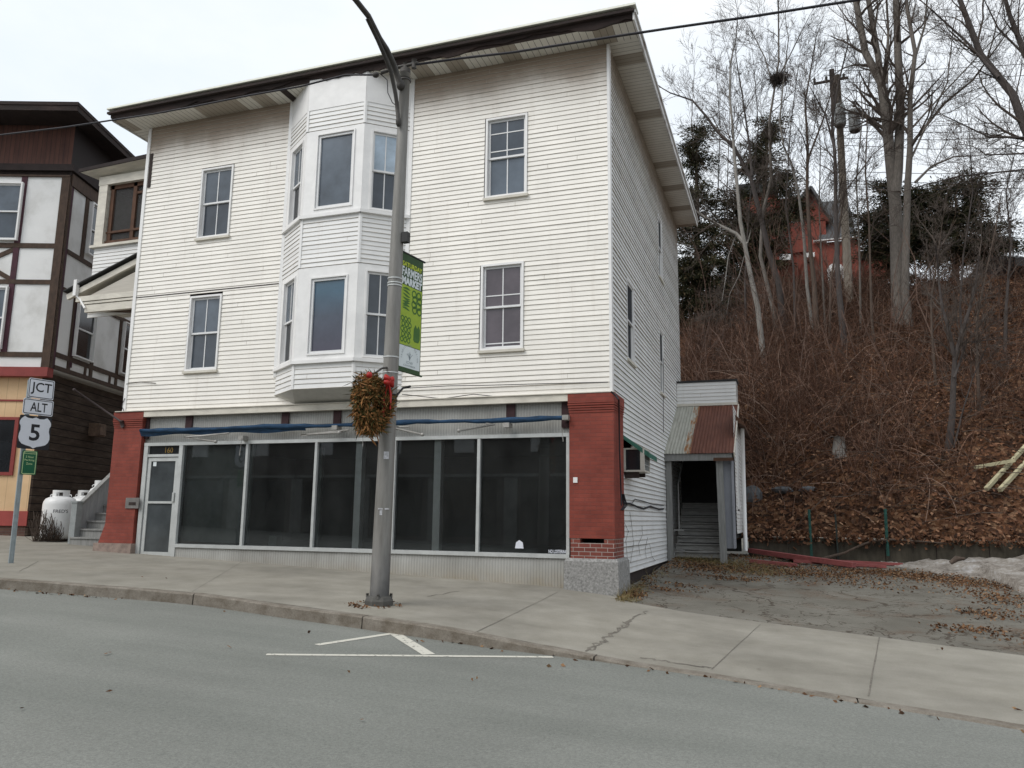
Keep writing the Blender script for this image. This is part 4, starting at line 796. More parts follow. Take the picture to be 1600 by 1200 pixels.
# ================================================================== PROPANE TANKS
def tank(px, py, label, s=1.0, letter=False, b=None, hs=1.0):
    b = onF(px, py, S) if b is None else b; b[2] = S(b[0], b[1]); t = thing('propane_tank', label, 'gas tank', b, 'white propane tanks beside the shingled wall')
    b = V(*b); mb = MB(); r = .40*s; mb.lathe(b, [(q_, z_*hs) for q_, z_ in [(0, .05), (r*.8, .05), (r*.97, .10), (r, .2), (r, .92), (r*.97, 1.0), (r*.85, 1.08), (r*.6, 1.13), (.01, 1.15)]], 28); zo = 1.15*(hs-1); obj('body', mb, M_TANK, t)
    mb = MB(); mb.lathe(b, [(r*.75, .0), (r*.75, .09), (r*.72, .09)], 20); obj('foot_ring', mb, M_DARKGAP, t)
    mb = MB(); rc = .20; ns = 24
    for i in range(ns):                                 # collar with two hand holes
        a0, a1 = 2*pi*i/ns, 2*pi*(i+1)/ns; hole = (i % 12) in (7, 8, 9)
        for z0, z1 in (((1.08+zo, 1.15+zo), (1.24+zo, 1.30+zo)) if hole else ((1.08+zo, 1.30+zo),)):
            mb.quad(*[b+V(rc*cos(a), rc*sin(a), z) for a, z in ((a0, z0), (a1, z0), (a1, z1), (a0, z1))])
            mb.quad(*[b+V((rc-.015)*cos(a), (rc-.015)*sin(a), z) for a, z in ((a1, z0), (a0, z0), (a0, z1), (a1, z1))])
    co = obj('collar', mb, M_TANK, t); mb = MB(); mb.tube([b+V(0, 0, 1.13+zo), b+V(0, 0, 1.26+zo)], .045, 8); mb.tube([b+V(-.05, -.05, 1.26+zo), b+V(.05, .05, 1.26+zo)], .03, 6); obj('valve', mb, M_POLED, co)
    mb = MB()
    for a in (.2, pi+.2): mb.tube([b+V(cos(a)*.26+.05*cos(k_), sin(a)*.26, 1.14+zo+.05*sin(k_)) for k_ in np.linspace(0, pi, 6)], .012, 5)
    obj('lifting_lug', mb, M_TANK, t)
    if letter:
        d = -b.copy(); d[2] = 0; d /= np.linalg.norm(d); u0 = V(-d[1], d[0], 0)
        for s_, z, h, wd in (("FRED'S", .76, .085, .34),):
            m2 = MB(); text(m2, s_, V(0, 0, 0), V(1, 0, 0), V(0, 1, 0), width=wd, height=h)
            m3 = MB(); m3.add([b+u0*(sin((p[0]+.03)/r)*(r+.004))+d*(cos((p[0]+.03)/r)*(r+.004))+EZ*(z+p[1]) for p in m2.v], m2.f); obj('lettering', m3, M_TLET, t)
    return b
b1 = tank(88, 845, 'nearest white propane tank, lettered and half covered by dead vines', 1.0, True)
tank(127, 839, 'middle white propane tank, half hidden behind the grey stair post', 1.0); c3 = onY(161, 751, 17.0); tank(0, 0, 'rearmost and tallest white propane tank, only its top showing over the stair rail', .85, b=V(c3[0], 17.0, 0), hs=1+(c3[2]-S(c3[0], 17.0)-1.30)/1.15)
mb = MB()
for i in range(130):
    dv = -b1*V(1, 1, 0); dv /= np.linalg.norm(dv); uv_ = V(-dv[1], dv[0], 0); s0_ = random.uniform(-.52, .10); p = b1+dv*random.uniform(.36, .5)+uv_*s0_; pts = [p]; h = random.uniform(.12, .8)*(1-max(0, s0_+.25)*1.6)
    for k_ in range(4):
        p = p+V(random.uniform(-.1, .1), random.uniform(-.03, .02), h/4); dd = (p-b1)[:2]; L = np.linalg.norm(dd)
        if L < .43: p[:2] = b1[:2]+dd/L*.43
        pts.append(p.copy())
    mb.tube(pts, random.uniform(.004, .009), 3, cap=False)
o = obj('dead_vine', mb, M_VINE); tag(o, 'tangle of dry brown vine climbing the nearest propane tank', 'vine')

# ================================================================== ROUTE SIGN POST
BD = V(.15, .9887, 0); BN = V(.9887, -.15, 0)
sb = onF(18, 880, S); t = thing('sign_post', 'galvanised post carrying JCT, ALT, route 5 shield and green parking signs', 'road sign', sb)
PV = V(0.03, .10, 1); pt = lambda z: sb+PV*z*V(.0, .0, 1)
top = onPl(49, 592, sb, BN); lean = (top-sb); ln = np.linalg.norm(lean); lean /= ln
mb = MB(); SU = np.cross(BN, lean); SU /= np.linalg.norm(SU)
if SU[1] < 0: SU = -SU
mb.obox(sb, SU, BN, -.03, .03, -.05, -.02, -.1, ln-.02, up=lean); mb.obox(sb, SU, BN, -.045, -.03, -.035, -.012, -.1, ln-.02, up=lean); mb.obox(sb, SU, BN, .03, .045, -.035, -.012, -.1, ln-.02, up=lean); obj('post', mb, M_GALV, t)
def uv(px, py): q = onPl(px, py, sb, BN)-sb; return np.dot(q, SU), np.dot(q, lean)
def rrect(u0, u1, z0, z1, r, off, th=.004, n=5):
    pts = []
    for cu, cz, a0 in ((u1-r, z1-r, 0), (u0+r, z1-r, pi/2), (u0+r, z0+r, pi), (u1-r, z0+r, 1.5*pi)):
        pts += [sb+SU*(cu+r*cos(a0+k_*pi/2/n))+lean*(cz+r*sin(a0+k_*pi/2/n))+BN*off for k_ in range(n+1)]
    return pts
def plate(name, c4, mat, bord, lines, matl, bm, r=.03):
    us = [uv(*p) for p in c4]; u0 = (us[0][0]+us[3][0])/2; u1 = (us[1][0]+us[2][0])/2; z1 = (us[0][1]+us[1][1])/2; z0 = (us[2][1]+us[3][1])/2
    mb = MB(); mb.prism(rrect(u0, u1, z0, z1, r, 0), BN*.003); pl_ = obj(name, mb, mat, t)
    if bord:
        mb = MB(); e = .014; wv2 = .013; A_ = rrect(u0+e, u1-e, z0+e, z1-e, r, .005); B_ = rrect(u0+e+wv2, u1-e-wv2, z0+e+wv2, z1-e-wv2, r-.008, .005); k_ = len(A_)
        mb.add(A_+B_, [(i, (i+1) % k_, k_+(i+1) % k_, k_+i) for i in range(k_)]); obj('border', mb, bm, pl_)
    mb = MB()
    for s_, fx, fz, fw_, fh in lines: text(mb, s_, sb+SU*(u0+(u1-u0)*fx)+lean*(z0+(z1-z0)*fz)+BN*.0055, SU, lean, width=(u1-u0)*fw_, height=(z1-z0)*fh, bold=.012)
    obj('lettering', mb, matl, pl_); return u0, u1, z0, z1
plate('junction_plate', [(47, 589), (86.6, 596.5), (82, 626), (42, 620)], M_SIGNW, 1, [('JCT', .5, .5, .80, .62)], M_SIGNB, M_SIGNB)
plate('alternate_plate', [(37.7, 620.5), (84.5, 628), (81, 652), (34, 645)], M_SIGNW, 1, [('ALT', .52, .5, .56, .58)], M_SIGNB, M_SIGNB)
us = [uv(*p) for p in ((32.5, 647), (81, 653.5), (76, 705), (24.5, 698.5))]; u0 = (us[0][0]+us[3][0])/2; u1 = (us[1][0]+us[2][0])/2; z1 = (us[0][1]+us[1][1])/2; z0 = (us[2][1]+us[3][1])/2
mb = MB(); mb.prism(rrect(u0, u1, z0, z1, .03, 0), BN*.003); pl_ = obj('route_plate', mb, M_SIGNB, t)
half = [(0, .96), (.12, .915), (.26, .925), (.36, .97), (.45, .90), (.50, .82), (.505, .74), (.46, .66), (.455, .55), (.49, .44), (.50, .33), (.46, .22), (.38, .145), (.25, .105), (.10, .075), (0, .02)]
poly = half+[(-a, b) for a, b in half[::-1][1:-1]]
k_ = (u1-u0)*.965; cu = (u0+u1)/2
mb = MB(); mb.prism([sb+SU*(cu+a*k_)+lean*(z0+(z1-z0)*b)+BN*.0035 for a, b in poly], BN*.0025); obj('shield', mb, M_SIGNW, pl_)
mb = MB(); text(mb, '5', sb+SU*cu+lean*(z0+(z1-z0)*.50)+BN*.0075, SU, lean, width=(u1-u0)*.32, height=(z1-z0)*.50, bold=.02); obj('route_number', mb, M_SIGNB, pl_)
plate('parking_plate', [(37, 703), (60, 705.5), (54, 743), (30.6, 740.5)], M_SIGNG, 1, [('Downtown', .5, .885, .82, .07), ('2 Hour', .5, .74, .56, .09), ('Parking', .5, .60, .66, .10), ('Zone', .5, .46, .42, .09)], M_SIGNY, M_SIGNY, r=.02)

# ================================================================== LAMP POST, BANNER, WREATH, CABLES
pb = onY(592, 945, 10.46); pb[2] = S(pb[0], pb[1]); tp = onY(633, 113, 10.46); tp[0] = -5.5
t = thing('street_lamp', 'tall tapered grey metal street lamp pole standing at the kerb', 'street lamp', pb)
pxy = lambda z: pb+(tp-pb)*((z-pb[2])/(tp[2]-pb[2]))
mb = MB(); zs = np.linspace(pb[2]+.02, tp[2], 9); mb.tube([pxy(z) for z in zs], np.linspace(.140, .078, 9), 24, smooth=True); obj('pole', mb, M_POLE, t)
mb = MB(); mb.lathe(pb, [(.0, -.05), (.21, -.05), (.21, .06), (.185, .11), (.15, .13), (.14, .13)], 8, smooth=False)
for a in range(4): c_ = pb+V(.17*cos(a*pi/2+.4), .17*sin(a*pi/2+.4), .10); mb.tube([c_, c_+EZ*.06], .02, 6)
obj('base', mb, simple('dark_base_metal', (.075, .072, .065), .7, .3), t)
def PB(px, py): return onPl(px, py, V(-5.5, 10.46, 0), BN)
arm = [PB(*p) for p in ((626, 133), (614.7, 100), (604, 77), (593, 60), (575.6, 25), (555, -1))]; d_ = arm[-1]-arm[-2]; d_ /= np.linalg.norm(d_)
for k_ in range(4): d_ = d_*.8-BD*.35; d_[2] = max(.04, d_[2]*.75); d_ /= np.linalg.norm(d_); arm.append(arm[-1]+d_*.42)
mb = MB(); mb.tube(arm, np.linspace(.048, .036, len(arm)), 10); mb.sphere(arm[0], .07, .07, .09, 10, 8); ar = obj('arm', mb, M_POLED, t)
mb = MB(); mb.tube([PB(*p) for p in ((622.5, 190), (620.5, 165), (618, 146.7), (611, 113), (603, 92), (590, 62), (574, 29))], .034, 8); mb.sphere(PB(622.5, 190), .045, .045, .09, 8, 6); obj('brace', mb, M_POLED, t)
h0 = arm[-1]; mb = MB(); mb.sphere(h0-BD*.3, .14, .36, .08, 14, 8); hd = obj('lamp_head', mb, M_POLE, t); mb = MB(); mb.sphere(h0-BD*.36+EZ*-.05, .11, .2, .07, 12, 8); obj('lens', mb, simple('lamp_lens', (.5, .5, .47), .2, .05), hd)
mb = MB(); c_ = pxy(tp[2]-.06); mb.tube([pxy(tp[2]-.16), pxy(tp[2]-.12)], .10, 16); mb.tube([tp-EZ*.02, tp+EZ*.05, tp+EZ*.06], [.085, .085, .02], 14); mb.tube([tp+EZ*.05, tp+EZ*.16], .045, 8); mb.tube([tp+V(-.42, -.03, .05), tp+V(-.1, -.02, .10), tp+V(.22, 0, .12)], .028, 6); mb.tube([tp+V(.15, 0, .04), tp+V(.15, 0, .2)], .04, 6); mb.sphere(tp+V(-.52, -.03, .035), .06, .05, .05, 8, 6); obj('cable_bracket', mb, M_POLED, t)
mb = MB()
for py, r_ in ((436, .118), (443, .118), (447, .119), (558, .125), (582, .126)): z = onY(615, py, 10.46)[2]; mb.tube([pxy(z-.012), pxy(z+.012)], r_-.004, 20)
split_obj('steel_band', mb, M_ALU, t)
mb = MB()
for py in (617, 625): z = onY(608, py, 10.4)[2]; mb.tube([pxy(z-.015), pxy(z+.015)], .128, 20)
z = onY(628, 372, 10.46)[2]; c_ = pxy(z); mb.box(c_[0]+.1, c_[0]+.2, c_[1]-.05, c_[1]+.05, z-.08, z+.08); c2 = pxy(onY(608, 620, 10.4)[2]); mb.tube([c2+V(.1, 0, 0), c2+V(.17, .1, .15), c2+V(.22, .25, .2)], .018, 5); split_obj('strap', mb, M_BLACK, t)
mb = MB(); v0 = -pxy(.6); v0[2] = 0; v0 /= np.linalg.norm(v0); su = V(-v0[1], v0[0], 0)
for py, w_, h_, du in ((711, .075, .11, -.0), (801, .07, .07, -.02), (795, .16, .02, 0)):
    z = onY(597, py, 10.3)[2]; c_ = pxy(z)+v0*.122
    mb.obox(c_, su, v0, du-w_/2, du+w_/2, -.012, .006, -h_/2, h_/2)
split_obj('sticker', mb, simple('worn_sticker', (.50, .50, .52), .6, .35, 30), t)

PP = pxy(3.2); q = lambda px, py: onPl(px, py, PP, BN)
def bu(px, py): v = q(px, py)-PP; return np.dot(v, BD), v[2]+PP[2]
c4 = [bu(628, 392), bu(661, 409), bu(656, 587), bu(621, 578)]; u0, u1 = (c4[0][0]+c4[3][0])/2, (c4[1][0]+c4[2][0])/2; z1, z0 = (c4[0][1]+c4[1][1])/2, (c4[2][1]+c4[3][1])/2
t = thing('market_banner', 'green and white vertical farmers market banner fixed to the street lamp pole', 'banner', PP+BD*u0+EZ*(z0-PP[2]))
PBn = V(PP[0], PP[1], 0); bw, bh = u1-u0, z1-z0
def bp(fx, fz, off=0): return PBn+BD*(u0+bw*fx)+EZ*(z0+bh*fz)+BN*off
def brect(mb, f0, f1, g0, g1, off): mb.quad(bp(f0, g0, off), bp(f1, g0, off), bp(f1, g1, off), bp(f0, g1, off))
mb = MB(); mb.obox(PBn, BD, BN, u0, u1, -.004, .004, z0, z1); fb = obj('fabric', mb, M_BGREEN, t)
mb = MB(); brect(mb, .03, .97, .22, .725, .006); obj('lime_field', mb, M_BLIME, fb)
mb = MB(); brect(mb, .03, .97, .035, .215, .006); obj('white_field', mb, M_BWHITE, fb)
mb = MB(); text(mb, 'SATURDAY', bp(.5, .905, .0065), BD, EZ, width=bw*.90, height=bh*.042, bold=.03); obj('yellow_lettering', mb, M_BYEL, fb)
mb = MB(); text(mb, "FARMERS", bp(.5, .842, .0065), BD, EZ, width=bw*.92, height=bh*.078, bold=.03); text(mb, 'MARKET', bp(.5, .764, .0065), BD, EZ, width=bw*.92, height=bh*.066, bold=.06); obj('white_lettering', mb, M_BWHITE, fb)
mb = MB(); rr2 = random.Random(3)
for i in range(8):
    zc = .69-.024*i; mb.add([bp(.08+.36*s_, zc+.012*sin(pi*s_)*((-1)**k_)*.8+.01*sin(3*s_+i), .008) for k_ in (0, 1) for s_ in np.linspace(0, 1, 7)], [(j, j+1, 8+j, 7+j) for j in range(6)])
def ring(fx, fz, r, wd): mb.add([bp(fx+rr_*cos(a)/bw, fz+rr_*sin(a)/bh, .008) for rr_ in (r, r-wd) for a in np.linspace(0, 2*pi, 17)[:-1]], [(j, (j+1) % 16, 16+(j+1) % 16, 16+j) for j in range(16)])
for i in range(4):
    for j in range(2): ring(.61+.22*j+.04*(i % 2), .675-.045*i, .068, .026)
for i in range(5):
    for j in range(3): ring(.12+.15*j+.04*(i % 2), .44-.044*i, .046, .020)
mb.add([bp(.63+.30*a, .27+.15*b, .008) for a, b in ((0, .1), (.2, 0), (.8, 0), (1, .2), (1, .8), (.75, 1), (.55, .8), (.3, 1), (.05, .75))], [tuple(range(9))]); obj('vegetable_print', mb, M_BMID, fb)
mb = MB(); text(mb, 'IOW', bp(.5, .082, .0075), BD, EZ, width=bw*.30, height=bh*.024); text(mb, 'CHAMBER', bp(.5, .055, .0075), BD, EZ, width=bw*.55, height=bh*.015)
for i, ch in enumerate('TRADITIONAL DESIGN'):
    if ch == ' ': continue
    a = pi*(1.02-1.04*i/17); text(mb, ch, bp(.5+.36*cos(a), .12+.36*sin(a)*bw/bh*.95, .0075), BD*sin(a)-EZ*cos(a), BD*cos(a)+EZ*sin(a), height=.034)
for a in (-.5, -.2, .15, .5): mb.tube([bp(.5, .105, .008), bp(.5+.10*a, .135, .008), bp(.5+.25*a, .165-.02*abs(a), .008)], .0035, 3)
mb.tube([bp(.5, .10, .008), bp(.5, .172, .008)], .004, 3); obj('badge', mb, M_BGREY, fb)
for z in (z1, z0): mb = MB(); mb.tube([PBn+BD*.08+EZ*z, PBn+BD*(u1+.05)+EZ*z], .016, 8); obj('rod', mb, M_SIGNB if z > 3 else M_BGREEN, t)

wc = PBn+BD*-.43+EZ*(1.60); t = thing('wreath', 'dried brown evergreen wreath with a red bow hanging on the street lamp', 'wreath', wc)
n = 8000; th_ = rng.uniform(0, 2*pi, n); ph = rng.uniform(0, 2*pi, n); mr = .155*np.sqrt(rng.uniform(.1, 1, n))*(1+.25*np.sin(3*th_+1)); Rm = .25
ctr = wc+np.outer(cos(1)*0+(Rm+mr*np.cos(ph))*np.cos(th_), BD)+np.outer((Rm+mr*np.cos(ph))*np.sin(th_)*1.1, EZ)+np.outer(mr*np.sin(ph)*.9, BN)
outw = np.outer(np.cos(th_+.9), BD)+np.outer(np.sin(th_+.9), EZ)+rng.normal(0, .9, (n, 3))+np.array([0, 0, -.35]); outw /= np.linalg.norm(outw, axis=1)[:, None]
sd_ = np.cross(outw, rng.normal(0, 1, (n, 3))); sd_ /= np.linalg.norm(sd_, axis=1)[:, None]; ln_ = rng.uniform(.03, .10, n)[:, None]; wd_ = rng.uniform(.005, .015, n)[:, None]; ln_ = np.where(rng.uniform(size=n)[:, None] < .12, ln_*2.2, ln_)
vv = np.stack([ctr-sd_*wd_*.5, ctr+outw*ln_*.5-sd_*wd_, ctr+outw*ln_, ctr+outw*ln_*.5+sd_*wd_], 1).reshape(-1, 3)
mb = MB(); mb.v = vv.tolist(); mb.f = [(4*i, 4*i+1, 4*i+2, 4*i+3) for i in range(n)]; mb.m = [0]*n; obj('foliage', mb, M_WREATH, t)
mb = MB(); bc = wc+BD*.20+EZ*.36+BN*.12
for a in (.5, 2.6, -.6, 3.7): e = bc+BD*.10*cos(a)+EZ*.08*sin(a); mb.tube([bc, (bc+e)/2+BN*.04, e+BN*.02, (bc+e)/2-BN*.01, bc], [.02, .045, .05, .04, .02], 6)
mb.sphere(bc, .05, .05, .05, 8, 6); mb.tube([bc, bc+V(-.03, -.05, -.25), bc+V(-.05, -.02, -.5), bc+V(-.07, -.03, -.72)], [.02, .018, .022, .014], 4); mb.tube([bc, bc+V(.05, .0, -.2), bc+V(.04, .02, -.42)], [.02, .02, .014], 4); e = wc-BD*.22+EZ*.38+BN*.1; mb.sphere(e, .05, .05, .05, 6, 5); obj('bow', mb, M_RIBBON, t)
mb = MB(); mb.tube([wc+EZ*.44, wc+BD*.2+EZ*.56, PBn+BD*-.08+EZ*2.2], .016, 5); obj('hanger', mb, M_POLED, t)

def cable(name, pts, r, label, group=None, mat=None):
    mb = MB(); mb.tube(pts, r, 6); o = obj(name, mb, mat or M_CABLE, None, pts[0]); tag(o, label, 'cable', group); return o
ZC = 7.13
p1 = [tp+V(.2, 0, .1)]+[onZ(px, py, ZC) for px, py in ((720, 91), (800, 82), (950, 58.5), (1040, 45), (1180, 25), (1320, 3))]; d_ = p1[-1]-p1[-2]; p1 += [p1[-1]+d_*4, p1[-1]+d_*10+EZ*.3]
cable('overhead_cable', p1, .019, 'thick dark overhead cable running right from the street lamp head across the sky')
p2 = [tp+V(-.5, -.03, .03)]+[onZ(px, py, ZC-.03) for px, py in ((540, 117), (470, 135), (390, 149), (300, 167), (240, 178), (180, 187), (100, 199), (0, 211))]; d_ = p2[-1]-p2[-2]; p2 += [p2[-1]+d_*4, p2[-1]+d_*9]
cable('overhead_cable', p2, .015, 'overhead cable running left from the street lamp head along the eave')
p3 = [tp+V(-.45, -.03, .05)]+[onY(px, py, 10.45) for px, py in ((605, 125), (606, 145), (613, 160), (620, 166))]
cable('lamp_wire', p3, .008, 'thin drooping wire looping beside the top of the street lamp')
print('street ok')

# ================================================================== RETAINING WALL, LOT CLUTTER
mb = MB(); wy = 24.15; xw = [-1.1, .0, 1.25, 2.5, 3.75, 5.0, 6.5, 8, 12, 20, 40]
for a, b in zip(xw[:-1], xw[1:]): mb.box(a+.012, b-.012, wy+random.uniform(-.01, .015), wy+.3, -1.9, -.47+random.uniform(-.02, .02)-.012*a*0)
mb.cur = 1
for a in xw[1:-1]: mb.box(a-.011, a+.011, wy+.03, wy+.28, -1.9, -.5)
o = obj('retaining_wall', mb, [M_WALLC, M_DARKGAP], None, (3, wy, -1)); tag(o, 'low mossy concrete retaining wall at the foot of the leafy slope', 'wall')
for i, (px, y0, y1, lab, mt, r_) in enumerate(((1266, 796, 866, 'bright teal fence post at the wall, nearest the porch', M_GPOST, .035), (1308, 803, 874, 'thin dark leaning fence post between the two green ones', M_DPOST, .022), (1385, 795, 860, 'dull green fence post at the wall, nearest the snow', M_GPOST, .038))):
    b = onY(px+2, y1, 23.98); tq = onY(px-2 if i != 1 else px-3, y0, 23.98); mb = MB()
    mb.bar(b-EZ*.15, tq, r_*2, r_*.5, up=EY); mb.bar(b-EZ*.15+V(0, -r_*.8, 0), tq+V(0, -r_*.8, 0), r_*.5, r_*1.3, up=EY)
    for k_ in range(1, 9): c_ = b+(tq-b)*k_/9; mb.box(c_[0]-r_*.6, c_[0]+r_*.6, c_[1]-r_*1.7, c_[1]-r_*1.2, c_[2]-.012, c_[2]+.012)
    tag(obj('fence_post', mb, mt, None, b), lab, 'fence post', 'old posts along the retaining wall')
def L_(px, py, dz=.03): p = onF(px, py, LOT); return V(p[0], p[1], LOT(p[0], p[1])+dz)
for (a, b, wd, h, dz, lab) in (((1172, 869), (1335, 890), .17, .12, .16, 'long red board on top of the pile, running forward'), ((1194, 865), (1250, 879), .15, .11, .10, 'short red board at the back left of the pile'), ((1172, 880), (1245, 886), .15, .09, .06, 'red board lying flat at the front left of the pile'),
                               ((1240, 880), (1385, 888), .12, .07, .06, 'thin red board reaching furthest right towards the snow'), ((1290, 879), (1410, 884), .12, .07, .05, 'red board at the back right of the pile, end near the snow'), ((1215, 872), (1330, 887), .15, .10, .08, 'red board half hidden under the longest one')):
    A_, B_ = L_(*a, dz), L_(*b, dz*.7); mb = MB(); mb.bar(A_, B_, wd, h); tag(obj('red_board', mb, M_REDB, None, A_), lab, 'board', 'red boards dumped on the parking lot')
# snow bank
mb = MB(); nx, ny = 60, 22
ctrl = [onF(*p, LOT) for p in ((1400, 884), (1475, 897), (1540, 905), (1572, 915), (1600, 940))]
fx = [c_[0] for c_ in ctrl]+[9.5]; fy = [c_[1] for c_ in ctrl]+[14.4]
vs = []
for i in range(nx+1):
    x = 2.35+(9.5-2.35)*i/nx; f0 = float(np.interp(x, fx, fy)); f0 = min(f0, 23.6)
    hmax = float(np.interp(x, [2.3, 3, 3.8, 5, 6.5, 9.5], [.0, .06, .20, .34, .58, .72]))
    for j in range(ny+1):
        s_ = j/ny; y = f0+(24.1-f0)*s_; h = hmax*(sin(pi*min(1, s_*1.15)*.5)**.8)*(1-.25*s_)+.035*sin(5*x+3*y)*min(1, s_*4)+.02*sin(11*x-7*y)*min(1, s_*4)+.012*rng.normal()*min(1, s_*5)
        vs.append((x, y, LOT(x, y)+(h if 0 < j else -.06)))
k = ny+1; mb.add(vs, [(i*k+j, (i+1)*k+j, (i+1)*k+j+1, i*k+j+1) for i in range(nx) for j in range(ny)], True); struct('snow_bank', mb, M_SNOW)
mb = MB(); A_ = onY(1490, 880, 22.3); B_ = onY(1502, 874, 22.3); mb.tube([onY(1485, 881, 22.0)+EZ*.02, onY(1495, 876, 22.0)+EZ*.05, onY(1508, 873, 22.0)], [.05, .08, .03], 6); tag(obj('bark_chunk', mb, M_BARKB, None, A_), 'brown chunk of bark lying on the dirty snow bank', 'bark')
mb = MB(); pts = [onY(px, py, 23.95) for px, py in ((1285, 873), (1320, 864), (1345, 852), (1365, 845), (1395, 843), (1440, 846), (1478, 849))]; mb.tube(pts, np.linspace(.045, .02, 7), 6); tag(obj('fallen_branch', mb, M_BARKB, None, pts[0]), 'long bent brown branch leaning against the retaining wall behind the posts', 'branch')
# fresh lumber on the slope
for a, b, lab in (((1540, 771), (1612, 700), 'upper of two pale yellow planks propped on the slope at the photo edge'), ((1561, 773), (1625, 712), 'lower of two pale yellow planks propped on the slope at the photo edge'), ((1522, 737), (1585, 733), 'pale yellow plank lying level behind the propped pair')):
    A_, B_ = onF(*a, HILL), onF(*b, HILL); A_ = A_+EZ*.12+V(0, -.1, 0); B_ = B_+V(0, -.1, .25); mb = MB(); mb.bar(A_, B_, .10, .10); tag(obj('lumber', mb, M_YELB, None, A_), lab, 'plank', 'pale yellow planks on the slope')
def rock(px, py, sx, sy, sz, lab, F=HILL):
    p = onF(px, py, F); mb = MB(); rr_ = random.Random(px); nu, nv = 8, 5
    vs = [p+V(sx*sin(pi*i/nv)*cos(2*pi*j/nu)*rr_.uniform(.8, 1.1), sy*sin(pi*i/nv)*sin(2*pi*j/nu)*rr_.uniform(.8, 1.1), sz*cos(pi*i/nv)) for i in range(nv+1) for j in range(nu)]
    mb.add(vs, [(i*nu+j, (i+1)*nu+j, (i+1)*nu+(j+1) % nu, i*nu+(j+1) % nu) for i in range(nv) for j in range(nu)]); tag(obj('rock', mb, M_ROCK, None, p), lab, 'rock', 'grey rocks low on the slope')
rock(1176, 775, .32, .25, .34, 'upright grey rock beside the porch downspout'); rock(1222, 766, .36, .3, .13, 'flat grey slab of rock in the leaves, left one'); rock(1262, 765, .3, .26, .11, 'flat grey slab of rock in the leaves, right one')
p = onF(1312, 712, HILL); mb = MB(); mb.tube([p-EZ*.1, p+EZ*.35, p+V(.02, 0, .62)], [.26, .2, .17], 10); tag(obj('tree_stump', mb, M_BARKL, None, p), 'pale broken tree stump in the middle of the slope', 'stump')

# ================================================================== HOUSE, CAR AND UTILITY POLE ON THE RIDGE
HY = 52.0; hp = lambda px, py, dy=0: onY(px, py, HY+dy)
b0 = hp(1280, 456); t = thing('brick_house', 'red brick house with slate roof and white trim on the ridge behind the trees', 'house', b0)
def hb(mb, px0, px1, py0, py1, d0, d1): a = hp(px0, py1, d0); b = hp(px1, py0, d0); mb.box(a[0], b[0], HY+d0, HY+d1, a[2], b[2])
mb = MB(); hb(mb, 1273, 1341, 374, 462, 0, 8); hb(mb, 1341, 1384, 404, 462, 1.5, 8); hb(mb, 1163, 1272, 305, 470, .5, 8); hb(mb, 1161, 1213, 303, 470, -.8, .5); obj('wall', mb, M_BRICKH, t)
mb = MB(); A_, B_ = hp(1279, 374), hp(1340, 374); C_, D_ = hp(1325, 313, 2.5), hp(1285, 315, 2.5)
mb.add([A_, B_, C_, D_, B_+V(0, 8, 0), C_+V(0, 3, 0), A_+V(0, 8, 0), D_+V(0, 3, 0)], [(0, 1, 2, 3), (1, 4, 5, 2), (3, 2, 5, 7), (0, 3, 7, 6)]); rf = obj('slate_roof', mb, M_SLATE, t)
mb = MB(); hb(mb, 1154, 1215, 281, 305, -1.1, 4); obj('tower_roof', mb, M_ROOFD, t)
mb = MB(); P1, P2, P3 = hp(1234, 372, .3), hp(1300, 340, .3), hp(1267, 299, .3); mb.prism([hp(1222, 345, .3), hp(1296, 345, .3), P3], V(0, 6, 0)); mb.box(P1[0], P2[0]-.4, HY+.3, HY+.5, P1[2]-1, hp(1267, 345, .3)[2]); obj('gable', mb, M_BRICKH, t)
mb = MB(); mb.bar(P3+V(0, -.1, .1), hp(1300, 350, .3)+V(0, -.1, .1), 1.0, .15); mb.bar(P3+V(0, -.1, .1), hp(1220, 347, .3)+V(0, -.1, .1), 1.0, .15); obj('gable_roof', mb, M_SLATE, t)
mb = MB(); hb(mb, 1271, 1344, 370, 375.5, -.35, 0); hb(mb, 1341, 1392, 375, 380, 1.1, 1.5); hb(mb, 1341, 1392, 384, 387, 1.1, 1.5); hb(mb, 1212, 1236, 396, 408, -.5, .5); hb(mb, 1260, 1273, 394, 402, -.5, .5); obj('cornice', mb, M_WHITE, t)
mb = MB(); hb(mb, 1341, 1400, 387, 405, 1.3, 8); obj('wing_roof', mb, M_ROOFD, t)
def hw(px0, px1, py0, py1, d, arch=False):
    a = hp(px0, py1, d); b = hp(px1, py0, d); w_ = b[0]-a[0]; h_ = b[2]-a[2]; f = window(t, V(a[0], HY+d, a[2]), EX, -EY, w_, h_, 'mid', 'mid', vbar=(1, 1), sill=True, out=.06, cas=.14, proud=.1)
    if arch: mb = MB(); mb.prism([(a[0]+w_/2+w_*.5*cos(k_), HY+d-.06, b[2]+w_*.42*sin(k_)) for k_ in np.linspace(0, pi, 9)], V(0, .05, 0)); obj('arch_head', mb, M_WHITE, f)
hw(1294, 1318, 420, 448, 0, True); hw(1178, 1200, 342, 380, -.8); hw(1238, 1248, 339, 376, .5); hw(1149+14, 1168+6, 428, 452, -.8); hw(1185, 1199, 434, 456, -.8)

